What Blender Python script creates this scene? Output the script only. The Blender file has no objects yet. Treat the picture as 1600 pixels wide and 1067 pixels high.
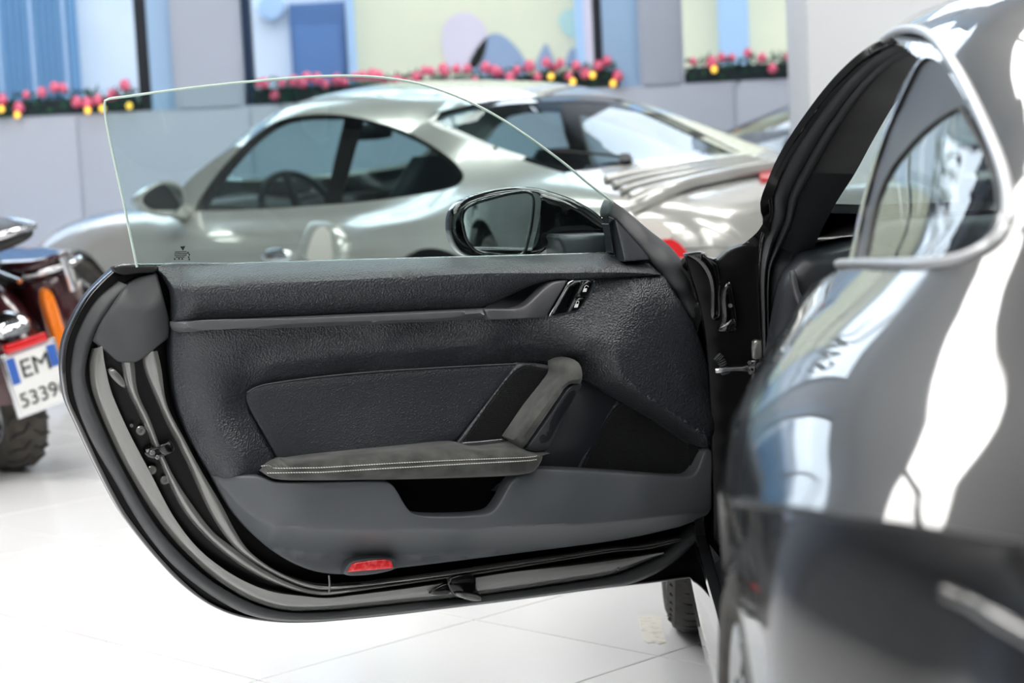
import bpy, bmesh, math, random
import numpy as np
from mathutils import Vector, Matrix
from mathutils.geometry import delaunay_2d_cdt
from mathutils.bvhtree import BVHTree

SC = bpy.context.scene
COL = SC.collection
rng = random.Random(11)

# ------------------------------------------------------------------ camera
FPX = 3111.0                       # focal length in pixels of a 1600 px wide frame (70 mm)
CAM_H = 1.09
PITCH = math.atan(325.0 / FPX)
ROLL = -0.050
CAM_R = Matrix.Rotation(math.pi / 2 - PITCH, 3, 'X') @ Matrix.Rotation(ROLL, 3, 'Z')
CAM_P = Vector((0, 0, CAM_H))
cam_data = bpy.data.cameras.new('camera')
cam_data.sensor_width = 36.0
cam_data.lens = FPX / 1600 * 36.0
cam_data.clip_start = 0.05
cam_data.clip_end = 200
cam_data.dof.use_dof = True
cam_data.dof.focus_distance = 3.40
cam_data.dof.aperture_fstop = 4.2
cam_data.dof.aperture_blades = 9
cam = bpy.data.objects.new('camera', cam_data)
COL.objects.link(cam)
cam.matrix_world = Matrix.Translation(CAM_P) @ CAM_R.to_4x4()
SC.camera = cam

# ------------------------------------------------------------------ world, exposure
SC.view_settings.view_transform = 'Standard'
SC.view_settings.look = 'None'
SC.view_settings.gamma = 1.0
SC.view_settings.exposure = -0.46
SC.view_settings.use_curve_mapping = False
wd = bpy.data.worlds.new('overcast_sky')
SC.world = wd
wd.use_nodes = True
wbg = wd.node_tree.nodes['Background']
wbg.inputs['Color'].default_value = (0.88, 0.94, 1.0, 1)
wbg.inputs['Strength'].default_value = 7.0
CEIL_EMIT = 15.0                    # ceiling light panels
try:
    SC.cycles.max_bounces = 8
    SC.cycles.transparent_max_bounces = 12
    SC.cycles.sample_clamp_indirect = 6.0
    SC.cycles.caustics_reflective = False
    SC.cycles.caustics_refractive = False
except Exception:
    pass

# ------------------------------------------------------------------ materials
M = {}
def sock(n, *names):
    for k in names:
        if k in n.inputs: return n.inputs[k]
def lin(c):                                  # sRGB 0-255 -> linear
    return tuple(((x / 255) / 12.92 if x / 255 <= 0.04045 else ((x / 255 + 0.055) / 1.055) ** 2.4) for x in c)
def mat(name, rgb, rough=0.5, metal=0.0, coat=0.0, spec=0.5, bump=None, noise=None, emit=None, ior=1.45, sheen=0.0, coat_rough=0.03):
    m = bpy.data.materials.new(name); m.use_nodes = True
    nt = m.node_tree; b = nt.nodes['Principled BSDF']
    c = lin(rgb)
    b.inputs['Base Color'].default_value = (*c, 1)
    b.inputs['Roughness'].default_value = rough
    b.inputs['Metallic'].default_value = metal
    b.inputs['IOR'].default_value = ior
    b.inputs['Specular IOR Level'].default_value = spec
    b.inputs['Coat Weight'].default_value = coat
    b.inputs['Coat Roughness'].default_value = coat_rough
    if sheen:
        b.inputs['Sheen Weight'].default_value = sheen
        b.inputs['Sheen Roughness'].default_value = 0.45
    if emit:
        b.inputs['Emission Color'].default_value = (*lin(emit[0]), 1)
        b.inputs['Emission Strength'].default_value = emit[1]
    if noise or bump:
        tc = nt.nodes.new('ShaderNodeTexCoord')
    if noise:                                # (scale, rgb2, contrast)
        nz = nt.nodes.new('ShaderNodeTexNoise'); nz.inputs['Scale'].default_value = noise[0]
        nz.inputs['Detail'].default_value = 5
        nt.links.new(tc.outputs['Object'], nz.inputs['Vector'])
        rp = nt.nodes.new('ShaderNodeValToRGB')
        lo, hi = noise[2] if len(noise) > 2 else (0.4, 0.6)
        rp.color_ramp.elements[0].position = lo; rp.color_ramp.elements[1].position = hi
        rp.color_ramp.elements[0].color = (*c, 1); rp.color_ramp.elements[1].color = (*lin(noise[1]), 1)
        nt.links.new(nz.outputs['Fac'], rp.inputs['Fac'])
        nt.links.new(rp.outputs['Color'], b.inputs['Base Color'])
    if bump:                                 # (kind, scale, strength, distance)
        k, s, st, di = bump
        if k == 'voronoi':
            tx = nt.nodes.new('ShaderNodeTexVoronoi'); tx.inputs['Scale'].default_value = s
            out = tx.outputs['Distance']
        else:
            tx = nt.nodes.new('ShaderNodeTexNoise'); tx.inputs['Scale'].default_value = s
            tx.inputs['Detail'].default_value = 3
            out = tx.outputs['Fac']
        nt.links.new(tc.outputs['Object'], tx.inputs['Vector'])
        bp = nt.nodes.new('ShaderNodeBump'); bp.inputs['Strength'].default_value = st; bp.inputs['Distance'].default_value = di
        nt.links.new(out, bp.inputs['Height'])
        nt.links.new(bp.outputs['Normal'], b.inputs['Normal'])
    M[name] = m
    return m
def glass_mat(name, tint, refl=1.0, ior=1.5, rough=0.0, body=0.0, body_rgb=(20, 24, 26)):
    """thin pane: tinted transparency with a Fresnel gloss on top"""
    m = bpy.data.materials.new(name); m.use_nodes = True
    nt = m.node_tree; nt.nodes.clear()
    o = nt.nodes.new('ShaderNodeOutputMaterial')
    tr = nt.nodes.new('ShaderNodeBsdfTransparent'); tr.inputs['Color'].default_value = (*tint, 1)
    base = tr.outputs[0]
    if body:
        df = nt.nodes.new('ShaderNodeBsdfDiffuse'); df.inputs['Color'].default_value = (*lin(body_rgb), 1)
        mb = nt.nodes.new('ShaderNodeMixShader'); mb.inputs[0].default_value = body
        nt.links.new(tr.outputs[0], mb.inputs[1]); nt.links.new(df.outputs[0], mb.inputs[2]); base = mb.outputs[0]
    gl = nt.nodes.new('ShaderNodeBsdfGlossy'); gl.inputs['Roughness'].default_value = rough
    fr = nt.nodes.new('ShaderNodeFresnel'); fr.inputs['IOR'].default_value = ior
    ge = nt.nodes.new('ShaderNodeNewGeometry'); mi = nt.nodes.new('ShaderNodeMix'); mi.data_type = 'FLOAT'
    mi.inputs['A'].default_value = ior; mi.inputs['B'].default_value = 1.0 / ior     # a thin pane reflects alike from both sides
    nt.links.new(ge.outputs['Backfacing'], mi.inputs['Factor']); nt.links.new(mi.outputs['Result'], fr.inputs['IOR'])
    mu = nt.nodes.new('ShaderNodeMath'); mu.operation = 'MULTIPLY'; mu.inputs[1].default_value = refl; mu.use_clamp = True
    nt.links.new(fr.outputs[0], mu.inputs[0])
    mx = nt.nodes.new('ShaderNodeMixShader')
    nt.links.new(mu.outputs[0], mx.inputs[0]); nt.links.new(base, mx.inputs[1]); nt.links.new(gl.outputs[0], mx.inputs[2])
    nt.links.new(mx.outputs[0], o.inputs['Surface'])
    M[name] = m
    return m

# ------------------------------------------------------------------ object helpers
ORIG = {}                                     # object name -> world origin
def worldorg(o): return ORIG[o.name] if o is not None else Vector((0, 0, 0))
def tag(o, label=None, cat=None, group=None, kind=None):
    if label: o['label'] = label
    if cat: o['category'] = cat
    if group: o['group'] = group
    if kind: o['kind'] = kind
    return o
def empty(name, loc, parent=None):
    o = bpy.data.objects.new(name, None); COL.objects.link(o)
    o.empty_display_size = 0.1
    loc = Vector(loc); o.parent = parent
    o.location = loc - worldorg(parent); ORIG[o.name] = loc
    return o
def add(name, me, parent=None, org=None):
    o = bpy.data.objects.new(name, me); COL.objects.link(o)
    org = Vector(org) if org is not None else worldorg(parent)
    o.parent = parent; o.location = org - worldorg(parent); ORIG[o.name] = org
    return o
def mesh(name, V, F, m, parent=None, org=None, smooth=True, fm=None, auto=None):
    """V in world coordinates; m a material or list; fm material index per face"""
    if org is None:
        if parent is not None: org = worldorg(parent)
        else:
            a = np.array([tuple(v) for v in V]); org = Vector((a[:, 0].mean(), a[:, 1].mean(), a[:, 2].min()))
    org = Vector(org)
    me = bpy.data.meshes.new(name)
    me.from_pydata([tuple(Vector(v) - org) for v in V], [], [tuple(f) for f in F])
    for k in (m if isinstance(m, (list, tuple)) else [m]): me.materials.append(k)
    if fm is not None: me.polygons.foreach_set('material_index', list(fm))
    bm = bmesh.new(); bm.from_mesh(me)
    bmesh.ops.remove_doubles(bm, verts=bm.verts, dist=1e-6)
    bm.to_mesh(me); bm.free()
    if smooth:
        me.polygons.foreach_set('use_smooth', [True] * len(me.polygons))
        me.set_sharp_from_angle(angle=math.radians(auto if auto else 40))
    me.update()
    return add(name, me, parent, org)

# ------------------------------------------------------------------ 2-D curves
def spl(pts, step=None, n=None, closed=False):
    """Catmull-Rom through pts, a point given twice is a corner; resampled evenly"""
    pts = [np.array(p, float) for p in pts]
    runs = []
    if closed:
        corners = [i for i in range(len(pts)) if np.allclose(pts[i], pts[i - 1])]
        if corners:
            k = corners[0]; pts = pts[k:] + pts[:k] + [pts[k]]
            cur = [pts[0]]
            for p in pts[1:]:
                if np.allclose(p, cur[-1]):
                    if len(cur) > 1: runs.append((cur, False))
                    cur = [p]
                else: cur.append(p)
            if len(cur) > 1: runs.append((cur, False))
        else:
            runs = [(pts, True)]
    else:
        cur = [pts[0]]
        for p in pts[1:]:
            if np.allclose(p, cur[-1]):
                if len(cur) > 1: runs.append((cur, False))
                cur = [p]
            else: cur.append(p)
        if len(cur) > 1: runs.append((cur, False))
    out = []
    for r, cl in runs:
        m_ = len(r)
        g = (lambda i: r[i % m_]) if cl else (lambda i: r[i] if 0 <= i < m_ else (2 * r[0] - r[1] if i < 0 else 2 * r[-1] - r[-2]))
        seg = m_ if cl else m_ - 1
        for i in range(seg):
            p0, p1, p2, p3 = g(i - 1), g(i), g(i + 1), g(i + 2)
            t0 = 0; t1 = t0 + max(np.linalg.norm(p1 - p0), 1e-9) ** .5; t2 = t1 + max(np.linalg.norm(p2 - p1), 1e-9) ** .5; t3 = t2 + max(np.linalg.norm(p3 - p2), 1e-9) ** .5
            for t in np.linspace(t1, t2, 9)[:-1]:
                a1 = (t1 - t) / (t1 - t0) * p0 + (t - t0) / (t1 - t0) * p1
                a2 = (t2 - t) / (t2 - t1) * p1 + (t - t1) / (t2 - t1) * p2
                a3 = (t3 - t) / (t3 - t2) * p2 + (t - t2) / (t3 - t2) * p3
                b1 = (t2 - t) / (t2 - t0) * a1 + (t - t0) / (t2 - t0) * a2
                b2 = (t3 - t) / (t3 - t1) * a2 + (t - t1) / (t3 - t1) * a3
                out.append((t2 - t) / (t2 - t1) * b1 + (t - t1) / (t2 - t1) * b2)
        if not cl: out.append(r[-1])
    out = [out[0]] + [b for a, b in zip(out, out[1:]) if np.linalg.norm(a - b) > 1e-9]
    P = np.array(out)
    if closed and np.linalg.norm(P[0] - P[-1]) > 1e-9: P = np.vstack([P, P[:1]])
    L = np.concatenate([[0], np.cumsum(np.linalg.norm(np.diff(P, axis=0), axis=1))])
    if n is None: n = max(4, int(round(L[-1] / step)))
    if closed:
        q = np.linspace(0, L[-1], n + 1)[:-1]
        # keep corners exactly: snap the nearest sample to each corner
        R = np.column_stack([np.interp(q, L, P[:, k]) for k in range(P.shape[1])])
        for r, cl in runs:
            if not cl:
                d = np.linalg.norm(R - r[0], axis=1); R[int(d.argmin())] = r[0]
        return R
    q = np.linspace(0, L[-1], n)
    R = np.column_stack([np.interp(q, L, P[:, k]) for k in range(P.shape[1])])
    for r, cl in runs[1:]:
        d = np.linalg.norm(R - r[0], axis=1); R[int(d.argmin())] = r[0]
    return R
def inside(P, poly):
    x, y = P[:, 0][:, None], P[:, 1][:, None]
    x0, y0 = poly[:, 0][None], poly[:, 1][None]
    x1, y1 = np.roll(poly[:, 0], -1)[None], np.roll(poly[:, 1], -1)[None]
    c = ((y0 > y) != (y1 > y)) & (x < (x1 - x0) * (y - y0) / np.where(y1 == y0, 1e-12, y1 - y0) + x0)
    return c.sum(1) % 2 == 1
def segdist(P, poly):
    a = poly; b = np.roll(poly, -1, axis=0)
    out = np.empty(len(P))
    for k in range(0, len(P), 2000):
        Q = P[k:k + 2000]
        ab = b - a; l2 = np.maximum((ab ** 2).sum(1), 1e-18)
        t = np.clip(((Q[:, None] - a[None]) * ab[None]).sum(2) / l2[None], 0, 1)
        d = Q[:, None] - (a[None] + t[..., None] * ab[None])
        out[k:k + 2000] = np.sqrt((d ** 2).sum(2)).min(1)
    return out
def tri2d(outline, holes=(), step=0.03, rings=(), aspect=1.0, lines=()):
    """triangulate a region; returns points, triangles, distance to the boundary, boundary loops (index lists)"""
    loops = [np.asarray(outline)] + [np.asarray(h) for h in holes]
    allv = np.vstack(loops)
    mn, mx = loops[0].min(0), loops[0].max(0)
    pts = []
    for r in rings:
        if r <= 0: continue
        for L_ in loops:
            tg = np.roll(L_, -1, axis=0) - np.roll(L_, 1, axis=0)
            nn = np.column_stack([-tg[:, 1], tg[:, 0]]); nn /= np.maximum(np.linalg.norm(nn, axis=1), 1e-12)[:, None]
            for s in (1, -1):
                q = L_ + s * r * nn
                pts.append(q)
    cand = [np.zeros((0, 2))]
    if pts:
        q = np.vstack(pts); q = q[inside(q, loops[0])]
        for h in loops[1:]:
            if len(q): q = q[~inside(q, h)]
        if len(q):
            rr = sorted(rings)
            d = np.min([segdist(q, L_) for L_ in loops], axis=0)
            ok = np.zeros(len(q), bool)
            for r in rr: ok |= np.abs(d - r) < 0.08 * r
            cand.append(q[ok])
    hy = step * 0.866 * aspect
    ys = np.arange(mn[1], mx[1] + hy, hy)
    g = []
    for i, y in enumerate(ys):
        xs = np.arange(mn[0] + (step / 2 if i % 2 else 0), mx[0] + step, step)
        g.append(np.column_stack([xs, np.full(len(xs), y)]))
    g = np.vstack(g); g = g[inside(g, loops[0])]
    for h in loops[1:]:
        if len(g): g = g[~inside(g, h)]
    if len(g):
        d = np.min([segdist(g, L_) for L_ in loops], axis=0)
        g = g[d > (max(rings) if len(rings) else 0) + step * 0.4]
        for ln in lines:
            if len(g): g = g[np.sqrt(((g[:, None] - ln[None]) ** 2).sum(2)).min(1) > step * 0.45]
        cand.append(g)
    P = np.vstack([allv] + cand)
    edges = []; idx = []; k = len(P)
    for ln in lines:
        ok_ = inside(ln, loops[0])
        for h in loops[1:]: ok_ &= ~inside(ln, h)
        ok_ &= np.min([segdist(ln, L_) for L_ in loops], axis=0) > 0.003
        P = np.vstack([P, ln]); edges += [(k + i, k + i + 1) for i in range(len(ln) - 1) if ok_[i] and ok_[i + 1]]; k += len(ln)
    k = 0
    for L_ in loops:
        n = len(L_); idx.append(list(range(k, k + n)))
        edges += [(k + i, k + (i + 1) % n) for i in range(n)]; k += n
    vo, eo, fo, ov, oe, of = delaunay_2d_cdt([Vector(p) for p in P], edges, [], 0, 1e-7)
    Q = np.array([tuple(v) for v in vo]); F = np.array([tuple(f) for f in fo if len(f) == 3])
    c = Q[F].mean(1)
    ok = inside(c, loops[0])
    for h in loops[1:]: ok &= ~inside(c, h)
    F = F[ok]
    a = Q[F[:, 0]]; b = Q[F[:, 1]]; d_ = Q[F[:, 2]]
    ar = (b[:, 0] - a[:, 0]) * (d_[:, 1] - a[:, 1]) - (b[:, 1] - a[:, 1]) * (d_[:, 0] - a[:, 0])
    F[ar < 0] = F[ar < 0][:, ::-1]
    F = F[np.abs(ar) > 1e-12]
    D = np.min([segdist(Q, L_) for L_ in loops], axis=0)
    mp = {}
    for i, o_ in enumerate(ov):
        for j in o_: mp[j] = i
    lo = [[mp[j] for j in l if j in mp] for l in idx]
    return Q, F, D, lo
def eround(d, r):
    d = np.minimum(d, r); return r - np.sqrt(np.maximum(r * r - (r - d) ** 2, 0))
def rings_for(r):
    return [r * k for k in (0.06, 0.22, 0.5, 1.0)] if r > 0 else []
def tps(pts):
    """thin-plate spline through (x, y, value)"""
    A = np.array(pts, float); X = A[:, :2]; n = len(X)
    def ker(r2): return np.where(r2 > 1e-12, 0.5 * r2 * np.log(np.maximum(r2, 1e-12)), 0)
    K = ker(((X[:, None] - X[None]) ** 2).sum(2)) + np.eye(n) * 1e-5
    Pm = np.column_stack([np.ones(n), X])
    S = np.linalg.solve(np.block([[K, Pm], [Pm.T, np.zeros((3, 3))]]), np.concatenate([A[:, 2], np.zeros(3)]))
    def f(Q):
        Q = np.asarray(Q, float)
        return ker(((Q[:, None] - X[None]) ** 2).sum(2)) @ S[:n] + S[n] + Q @ S[n + 1:]
    return f

# ------------------------------------------------------------------ simple solids
def box_vf(cx, cy, cz, sx, sy, sz):
    V = [(cx + a * sx / 2, cy + b * sy / 2, cz + c * sz / 2) for a in (-1, 1) for b in (-1, 1) for c in (-1, 1)]
    F = [(0, 1, 3, 2), (4, 6, 7, 5), (0, 4, 5, 1), (2, 3, 7, 6), (0, 2, 6, 4), (1, 5, 7, 3)]
    return V, F
def box(name, lo, hi, m, parent=None, bev=0.0, xf=None, org=None):
    lo = np.array(lo, float); hi = np.array(hi, float); c = (lo + hi) / 2; s = hi - lo
    V, F = box_vf(*c, *s)
    if bev > 0:
        bm = bmesh.new(); vs = [bm.verts.new(v) for v in V]
        for f in F: bm.faces.new([vs[i] for i in f])
        bmesh.ops.bevel(bm, geom=list(bm.edges), offset=bev, segments=2, affect='EDGES', profile=0.5)
        bm.verts.index_update()
        V = [tuple(v.co) for v in bm.verts]; F = [[v.index for v in f.verts] for f in bm.faces]; bm.free()
    if xf: V = [xf(*v) for v in V]
    return mesh(name, V, F, m, parent, org, smooth=bev > 0, auto=50)
def tube_vf(path, rad, seg=10, cap=True, flat=None):
    """path: 3-D points; rad: number or list; flat=(axis vector, factor) squashes the section"""
    P = [Vector(p) for p in path]; n = len(P)
    R_ = rad if isinstance(rad, (list, tuple, np.ndarray)) else [rad] * n
    V, F = [], []
    up = None
    for i in range(n):
        t = (P[min(i + 1, n - 1)] - P[max(i - 1, 0)]).normalized()
        if up is None:
            up = Vector((0, 0, 1)) if abs(t.z) < 0.9 else Vector((1, 0, 0))
        a = t.cross(up).normalized(); b = a.cross(t).normalized(); up = b
        for k in range(seg):
            th = 2 * math.pi * k / seg
            v = a * math.cos(th) * R_[i] + b * math.sin(th) * R_[i]
            if flat:
                ax = Vector(flat[0]); v = v - ax * v.dot(ax) * (1 - flat[1])
            V.append(P[i] + v)
    for i in range(n - 1):
        for k in range(seg):
            F.append((i * seg + k, i * seg + (k + 1) % seg, (i + 1) * seg + (k + 1) % seg, (i + 1) * seg + k))
    if cap:
        F.append(tuple(range(seg))[::-1]); F.append(tuple((n - 1) * seg + k for k in range(seg)))
    return V, F
def tube(name, path, rad, m, parent=None, seg=10, flat=None, org=None):
    V, F = tube_vf(path, rad, seg, True, flat)
    return mesh(name, V, F, m, parent, org, auto=50)
def revolve_vf(profile, center, axis, ref, seg=48, closed=False, a0=0, a1=2 * math.pi):
    """profile: (along axis, radius) pairs around axis through center"""
    ax = Vector(axis).normalized(); rf = (Vector(ref) - ax * Vector(ref).dot(ax)).normalized(); bn = ax.cross(rf)
    c = Vector(center); V, F = [], []; n = len(profile)
    full = abs(a1 - a0 - 2 * math.pi) < 1e-6
    cnt = seg if full else seg + 1
    for i in range(cnt):
        th = a0 + (a1 - a0) * i / seg
        d = rf * math.cos(th) + bn * math.sin(th)
        for (h, r) in profile: V.append(c + ax * h + d * r)
    for i in range(seg):
        j = (i + 1) % cnt
        for k in range(n - 1 + (1 if closed else 0)):
            l = (k + 1) % n
            F.append((i * n + k, j * n + k, j * n + l, i * n + l))
    return V, F
def join(parts):
    V, F = [], []
    for v, f in parts:
        k = len(V); V += list(v); F += [tuple(i + k for i in q) for q in f]
    return V, F
def unproj(x, y):
    return CAM_R @ Vector(((x - 800) / FPX, -(y - 533.5) / FPX, -1.0))
def on_plane(x, y, p0, n):
    d = unproj(x, y); return CAM_P + d * ((Vector(p0) - CAM_P).dot(n) / d.dot(n))
def at_y(x, y, Y):
    return on_plane(x, y, (0, Y, 0), Vector((0, 1, 0)))
def on_floor(x, y, z=0.0):
    return on_plane(x, y, (0, 0, z), Vector((0, 0, 1)))
# ------------------------------------------------------------------ material list
mat('wall_paint', (176, 185, 201), 0.55)
mat('wall_side', (160, 162, 164), 0.5)
mat('wall_front_paint', (206, 208, 210), 0.5)
mat('ceiling_paint', (104, 106, 109), 0.7)
mat('tile_white', (236, 237, 238), 0.12, spec=0.5, noise=(0.9, (230, 231, 233), (0.35, 0.7)))
mat('grout', (176, 172, 164), 0.8)
mat('lamp_diffuser', (255, 255, 255), 0.5, emit=((255, 252, 248), CEIL_EMIT))
mat('dark_metal', (26, 32, 40), 0.35)
mat('navy_frame', (24, 52, 84), 0.4)
mat('side_light', (158, 190, 224), 0.35)
mat('cream_plaster', (238, 230, 196), 0.9, noise=(1.2, (228, 220, 190), (0.3, 0.7)))
mat('white_plaster', (226, 230, 236), 0.9, noise=(1.5, (212, 220, 232), (0.3, 0.7)))
mat('blue_door', (70, 108, 158), 0.5)
mat('blue_shutter', (112, 156, 192), 0.6)
mat('pale_blue', (176, 200, 226), 0.8)
mat('asphalt', (150, 150, 150), 0.9)
mat('mural_grey', (150, 164, 188), 0.9)
mat('mural_pink', (226, 208, 216), 0.9)
mat('mural_teal', (190, 216, 206), 0.9)
mat('letter_dark', (52, 56, 62), 0.6)
glass_mat('window_glass', (0.90, 0.94, 0.97), 0.8)
mat('column_paint', (222, 225, 228), 0.45)

# ------------------------------------------------------------------ floor: tiles at 45 degrees
fl = box('floor', (-9, -8, -0.12), (8, 13, -0.004), M['grout'])
tag(fl, kind='structure')
TA = Vector((math.cos(math.radians(-45.2)), math.sin(math.radians(-45.2)), 0))
TB = Vector((math.cos(math.radians(43.6)), math.sin(math.radians(43.6)), 0))
T0 = on_floor(742, 968)
la, lb, gp = 0.549, 0.609, 0.0022
def tile_mesh():
    bm = bmesh.new()
    q = []
    for a, b in ((0, 0), (1, 0), (1, 1), (0, 1)):
        q.append(TA * (gp if a == 0 else la - gp) + TB * (gp if b == 0 else lb - gp))
    c = (q[0] + q[1] + q[2] + q[3]) / 4
    lo = [bm.verts.new(p + Vector((0, 0, -0.004))) for p in q]
    mi = [bm.verts.new(p + Vector((0, 0, -0.0008))) for p in q]
    hi = [bm.verts.new(p + (c - p).normalized() * 0.0012) for p in q]
    for i in range(4):
        j = (i + 1) % 4
        bm.faces.new((lo[i], lo[j], mi[j], mi[i])); bm.faces.new((mi[i], mi[j], hi[j], hi[i]))
    bm.faces.new(hi)
    bmesh.ops.recalc_face_normals(bm, faces=list(bm.faces))
    me = bpy.data.meshes.new('tile'); bm.to_mesh(me); bm.free(); me.materials.append(M['tile_white'])
    return me
TM = tile_mesh()
near, far = [], []
for i in range(-26, 27):
    for j in range(-26, 27):
        o = T0 + TA * (i * la) + TB * (j * lb)
        c = o + TA * la / 2 + TB * lb / 2
        if not (-8.4 < c.x < 7.4 and -7.4 < c.y < 12.3): continue
        near.append((abs(c.x + 0.5) + abs(c.y - 4.3), o))
near.sort(key=lambda t: t[0])
for k, (d, o) in enumerate(near[:280]):
    add('tile', TM, fl, o)
V, F = [], []
for d, o in near[280:]:
    k = len(V); V += [Vector(v.co) + o for v in TM.vertices]; F += [tuple(i + k for i in p.vertices) for p in TM.polygons]
t_ = mesh('outer_tiles', V, F, M['tile_white'], fl, smooth=False); tag(t_, kind='stuff')

# ------------------------------------------------------------------ walls and windows
YW = 12.0
ZS = 1.355                         # sill, head of the tall windows, ceiling
ZT = 5.25
ZC = 5.6
def X_at(px, y=100): return at_y(px, y, YW).x
wb = box('wall_back', (-9, YW + 0.05, -0.1), (8, YW + 0.3, ZS - 0.02), M['wall_paint']); tag(wb, kind='structure')
box('lintel', (-9, YW + 0.05, ZT), (8, YW + 0.3, ZC + 0.05), M['wall_paint'], wb)
WN1 = (-5.2, X_at(268)); WN2 = (X_at(376), X_at(1001)); WN3 = (X_at(1070), 3.9)
for a, b in ((-9, WN1[0]), (WN1[1], WN2[0]), (WN2[1], WN3[0]), (WN3[1], 8)):
    box('pier', (a, YW + 0.05, ZS - 0.02), (b, YW + 0.3, ZT), M['wall_paint'], wb)
seams = [-9, -7, -5.6, -4.25, X_at(112), -1.5, -0.35, 0.55, X_at(1147), 2.3, 3.6, 5, 6.5, 8]
for a, b in zip(seams, seams[1:]):
    box('wall_panel', (a + 0.006, YW + 0.035, 0.0), (b - 0.006, YW + 0.055, ZS - 0.035), M['wall_paint'], wb, bev=0.003)
for a, b in ((WN1[1], WN2[0]), (WN2[1], WN3[0])):
    box('pier_panel', (a + 0.02, YW + 0.035, ZS - 0.02), (b - 0.02, YW + 0.055, ZT + 0.05), M['wall_paint'], wb, bev=0.004)
def window(n, x0, x1, light_w, frames, label):
    w = box('window_%d' % n, (x0, YW + 0.20, ZS - 0.02), (x1, YW + 0.25, ZS + 0.05), M['dark_metal']); tag(w, kind='structure')
    box('top_rail', (x0, YW + 0.20, ZT - 0.07), (x1, YW + 0.25, ZT), M['dark_metal'], w)
    xr = x1 - light_w
    for fx, fw, mm in frames:
        box('frame_post', (fx, YW + 0.17, ZS - 0.02), (fx + fw, YW + 0.25, ZT), M[mm], w)
    ed = [x0] + [f[0] + f[1] / 2 for f in frames if x0 + 0.2 < f[0] < xr - 0.2] + [xr]
    for a, b in zip(ed, ed[1:]):
        box('pane', (a, YW + 0.222, ZS + 0.05), (b, YW + 0.228, ZT - 0.07), M['window_glass'], w)
    if light_w > 0.02:
        box('side_light', (xr, YW + 0.12, ZS - 0.02), (x1, YW + 0.25, ZT), M['side_light'], w)
    box('transom', (x0, YW + 0.19, 2.95), (xr, YW + 0.26, 3.02), M['dark_metal'], w)
    for k in (1, 2):
        q = x0 + (xr - x0) * k / 3
        box('mullion', (q - 0.022, YW + 0.19, 3.02), (q + 0.022, YW + 0.26, ZT - 0.07), M['dark_metal'], w)
    return w
s1 = X_at(268) - X_at(228); s2 = X_at(1001) - X_at(945)
window(1, WN1[0], WN1[1], s1, [(X_at(206), X_at(228) - X_at(206), 'dark_metal'), (-5.2, 0.06, 'dark_metal')], '')
window(2, WN2[0], WN2[1], s2, [(X_at(376), 0.055, 'navy_frame'), (X_at(931), X_at(945) - X_at(931), 'dark_metal')], '')
window(3, WN3[0], WN3[1], 0.0, [(3.84, 0.06, 'dark_metal')], '')

wl = box('wall_left', (-8.7, -8, -0.1), (-8.5, 13, ZC + 0.05), M['wall_side']); tag(wl, kind='structure')
for k in range(12):
    box('wall_panel', (-8.5, -7.4 + k * 1.6, 0.02), (-8.47, -7.4 + k * 1.6 + 1.58, ZC - 0.1), M['wall_side'], wl, bev=0.004)
wr = box('wall_right', (7.5, -8, -0.1), (7.7, 13, ZC + 0.05), M['wall_side']); tag(wr, kind='structure')
for k in range(12):
    box('wall_panel', (7.47, -7.4 + k * 1.6, 0.02), (7.5, -7.4 + k * 1.6 + 1.58, ZC - 0.1), M['wall_side'], wr, bev=0.004)
# the panelled wall behind the camera
wf = box('wall_front', (-9, -7.7, 3.3), (8, -7.5, ZC + 0.05), M['wall_front_paint']); tag(wf, kind='structure')
for a, b in ((-9, 8),):
    box('pier', (a, -7.7, -0.1), (b, -7.5, 3.3), M['wall_front_paint'], wf)
for k in range(10):
    box('wall_panel', (-8.4 + k * 1.56, -7.5, 0.02), (-8.4 + k * 1.56 + 1.53, -7.47, ZC - 0.1), M['wall_front_paint'], wf, bev=0.004)
ce = box('ceiling', (-9, -8, ZC), (8, 12.4, ZC + 0.15), M['ceiling_paint']); tag(ce, kind='structure')
col = box('pillar', (at_y(1266, 200, 8.5).x, 8.5, 0.0), (at_y(1266, 200, 8.5).x + 0.62, 9.1, ZC), M['column_paint'], bev=0.006)
col.name = 'trim_1'; ORIG['trim_1'] = ORIG.pop('pillar'); tag(col, kind='structure')

# ceiling light panels
def ceiling_light(x0, y0, x1, y1, label):
    e = empty('ceiling_light', ((x0 + x1) / 2, (y0 + y1) / 2, ZC))
    box('diffuser', (x0 + 0.03, y0 + 0.03, ZC - 0.045), (x1 - 0.03, y1 - 0.03, ZC - 0.015), M['lamp_diffuser'], e)
    for a, b, c, d in ((x0, y0, x1, y0 + 0.03), (x0, y1 - 0.03, x1, y1), (x0, y0 + 0.03, x0 + 0.03, y1 - 0.03), (x1 - 0.03, y0 + 0.03, x1, y1 - 0.03)):
        box('frame', (a, b, ZC - 0.06), (c, d, ZC), M['dark_metal'], e)
    tag(e, label, 'ceiling light', 'square light panels in the showroom ceiling')
for r, y in enumerate((-5.0, -1.8, 1.4, 4.6, 8.2)):
    for k in range(8):
        if k in (3, 4) and r < 4 or r == 4 and k in (0, 7): continue
        x0 = -5.4 + k * 1.36
        ceiling_light(x0, y, x0 + 1.3, y + 1.3, 'square backlit panel set in the showroom ceiling above the cars')

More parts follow.
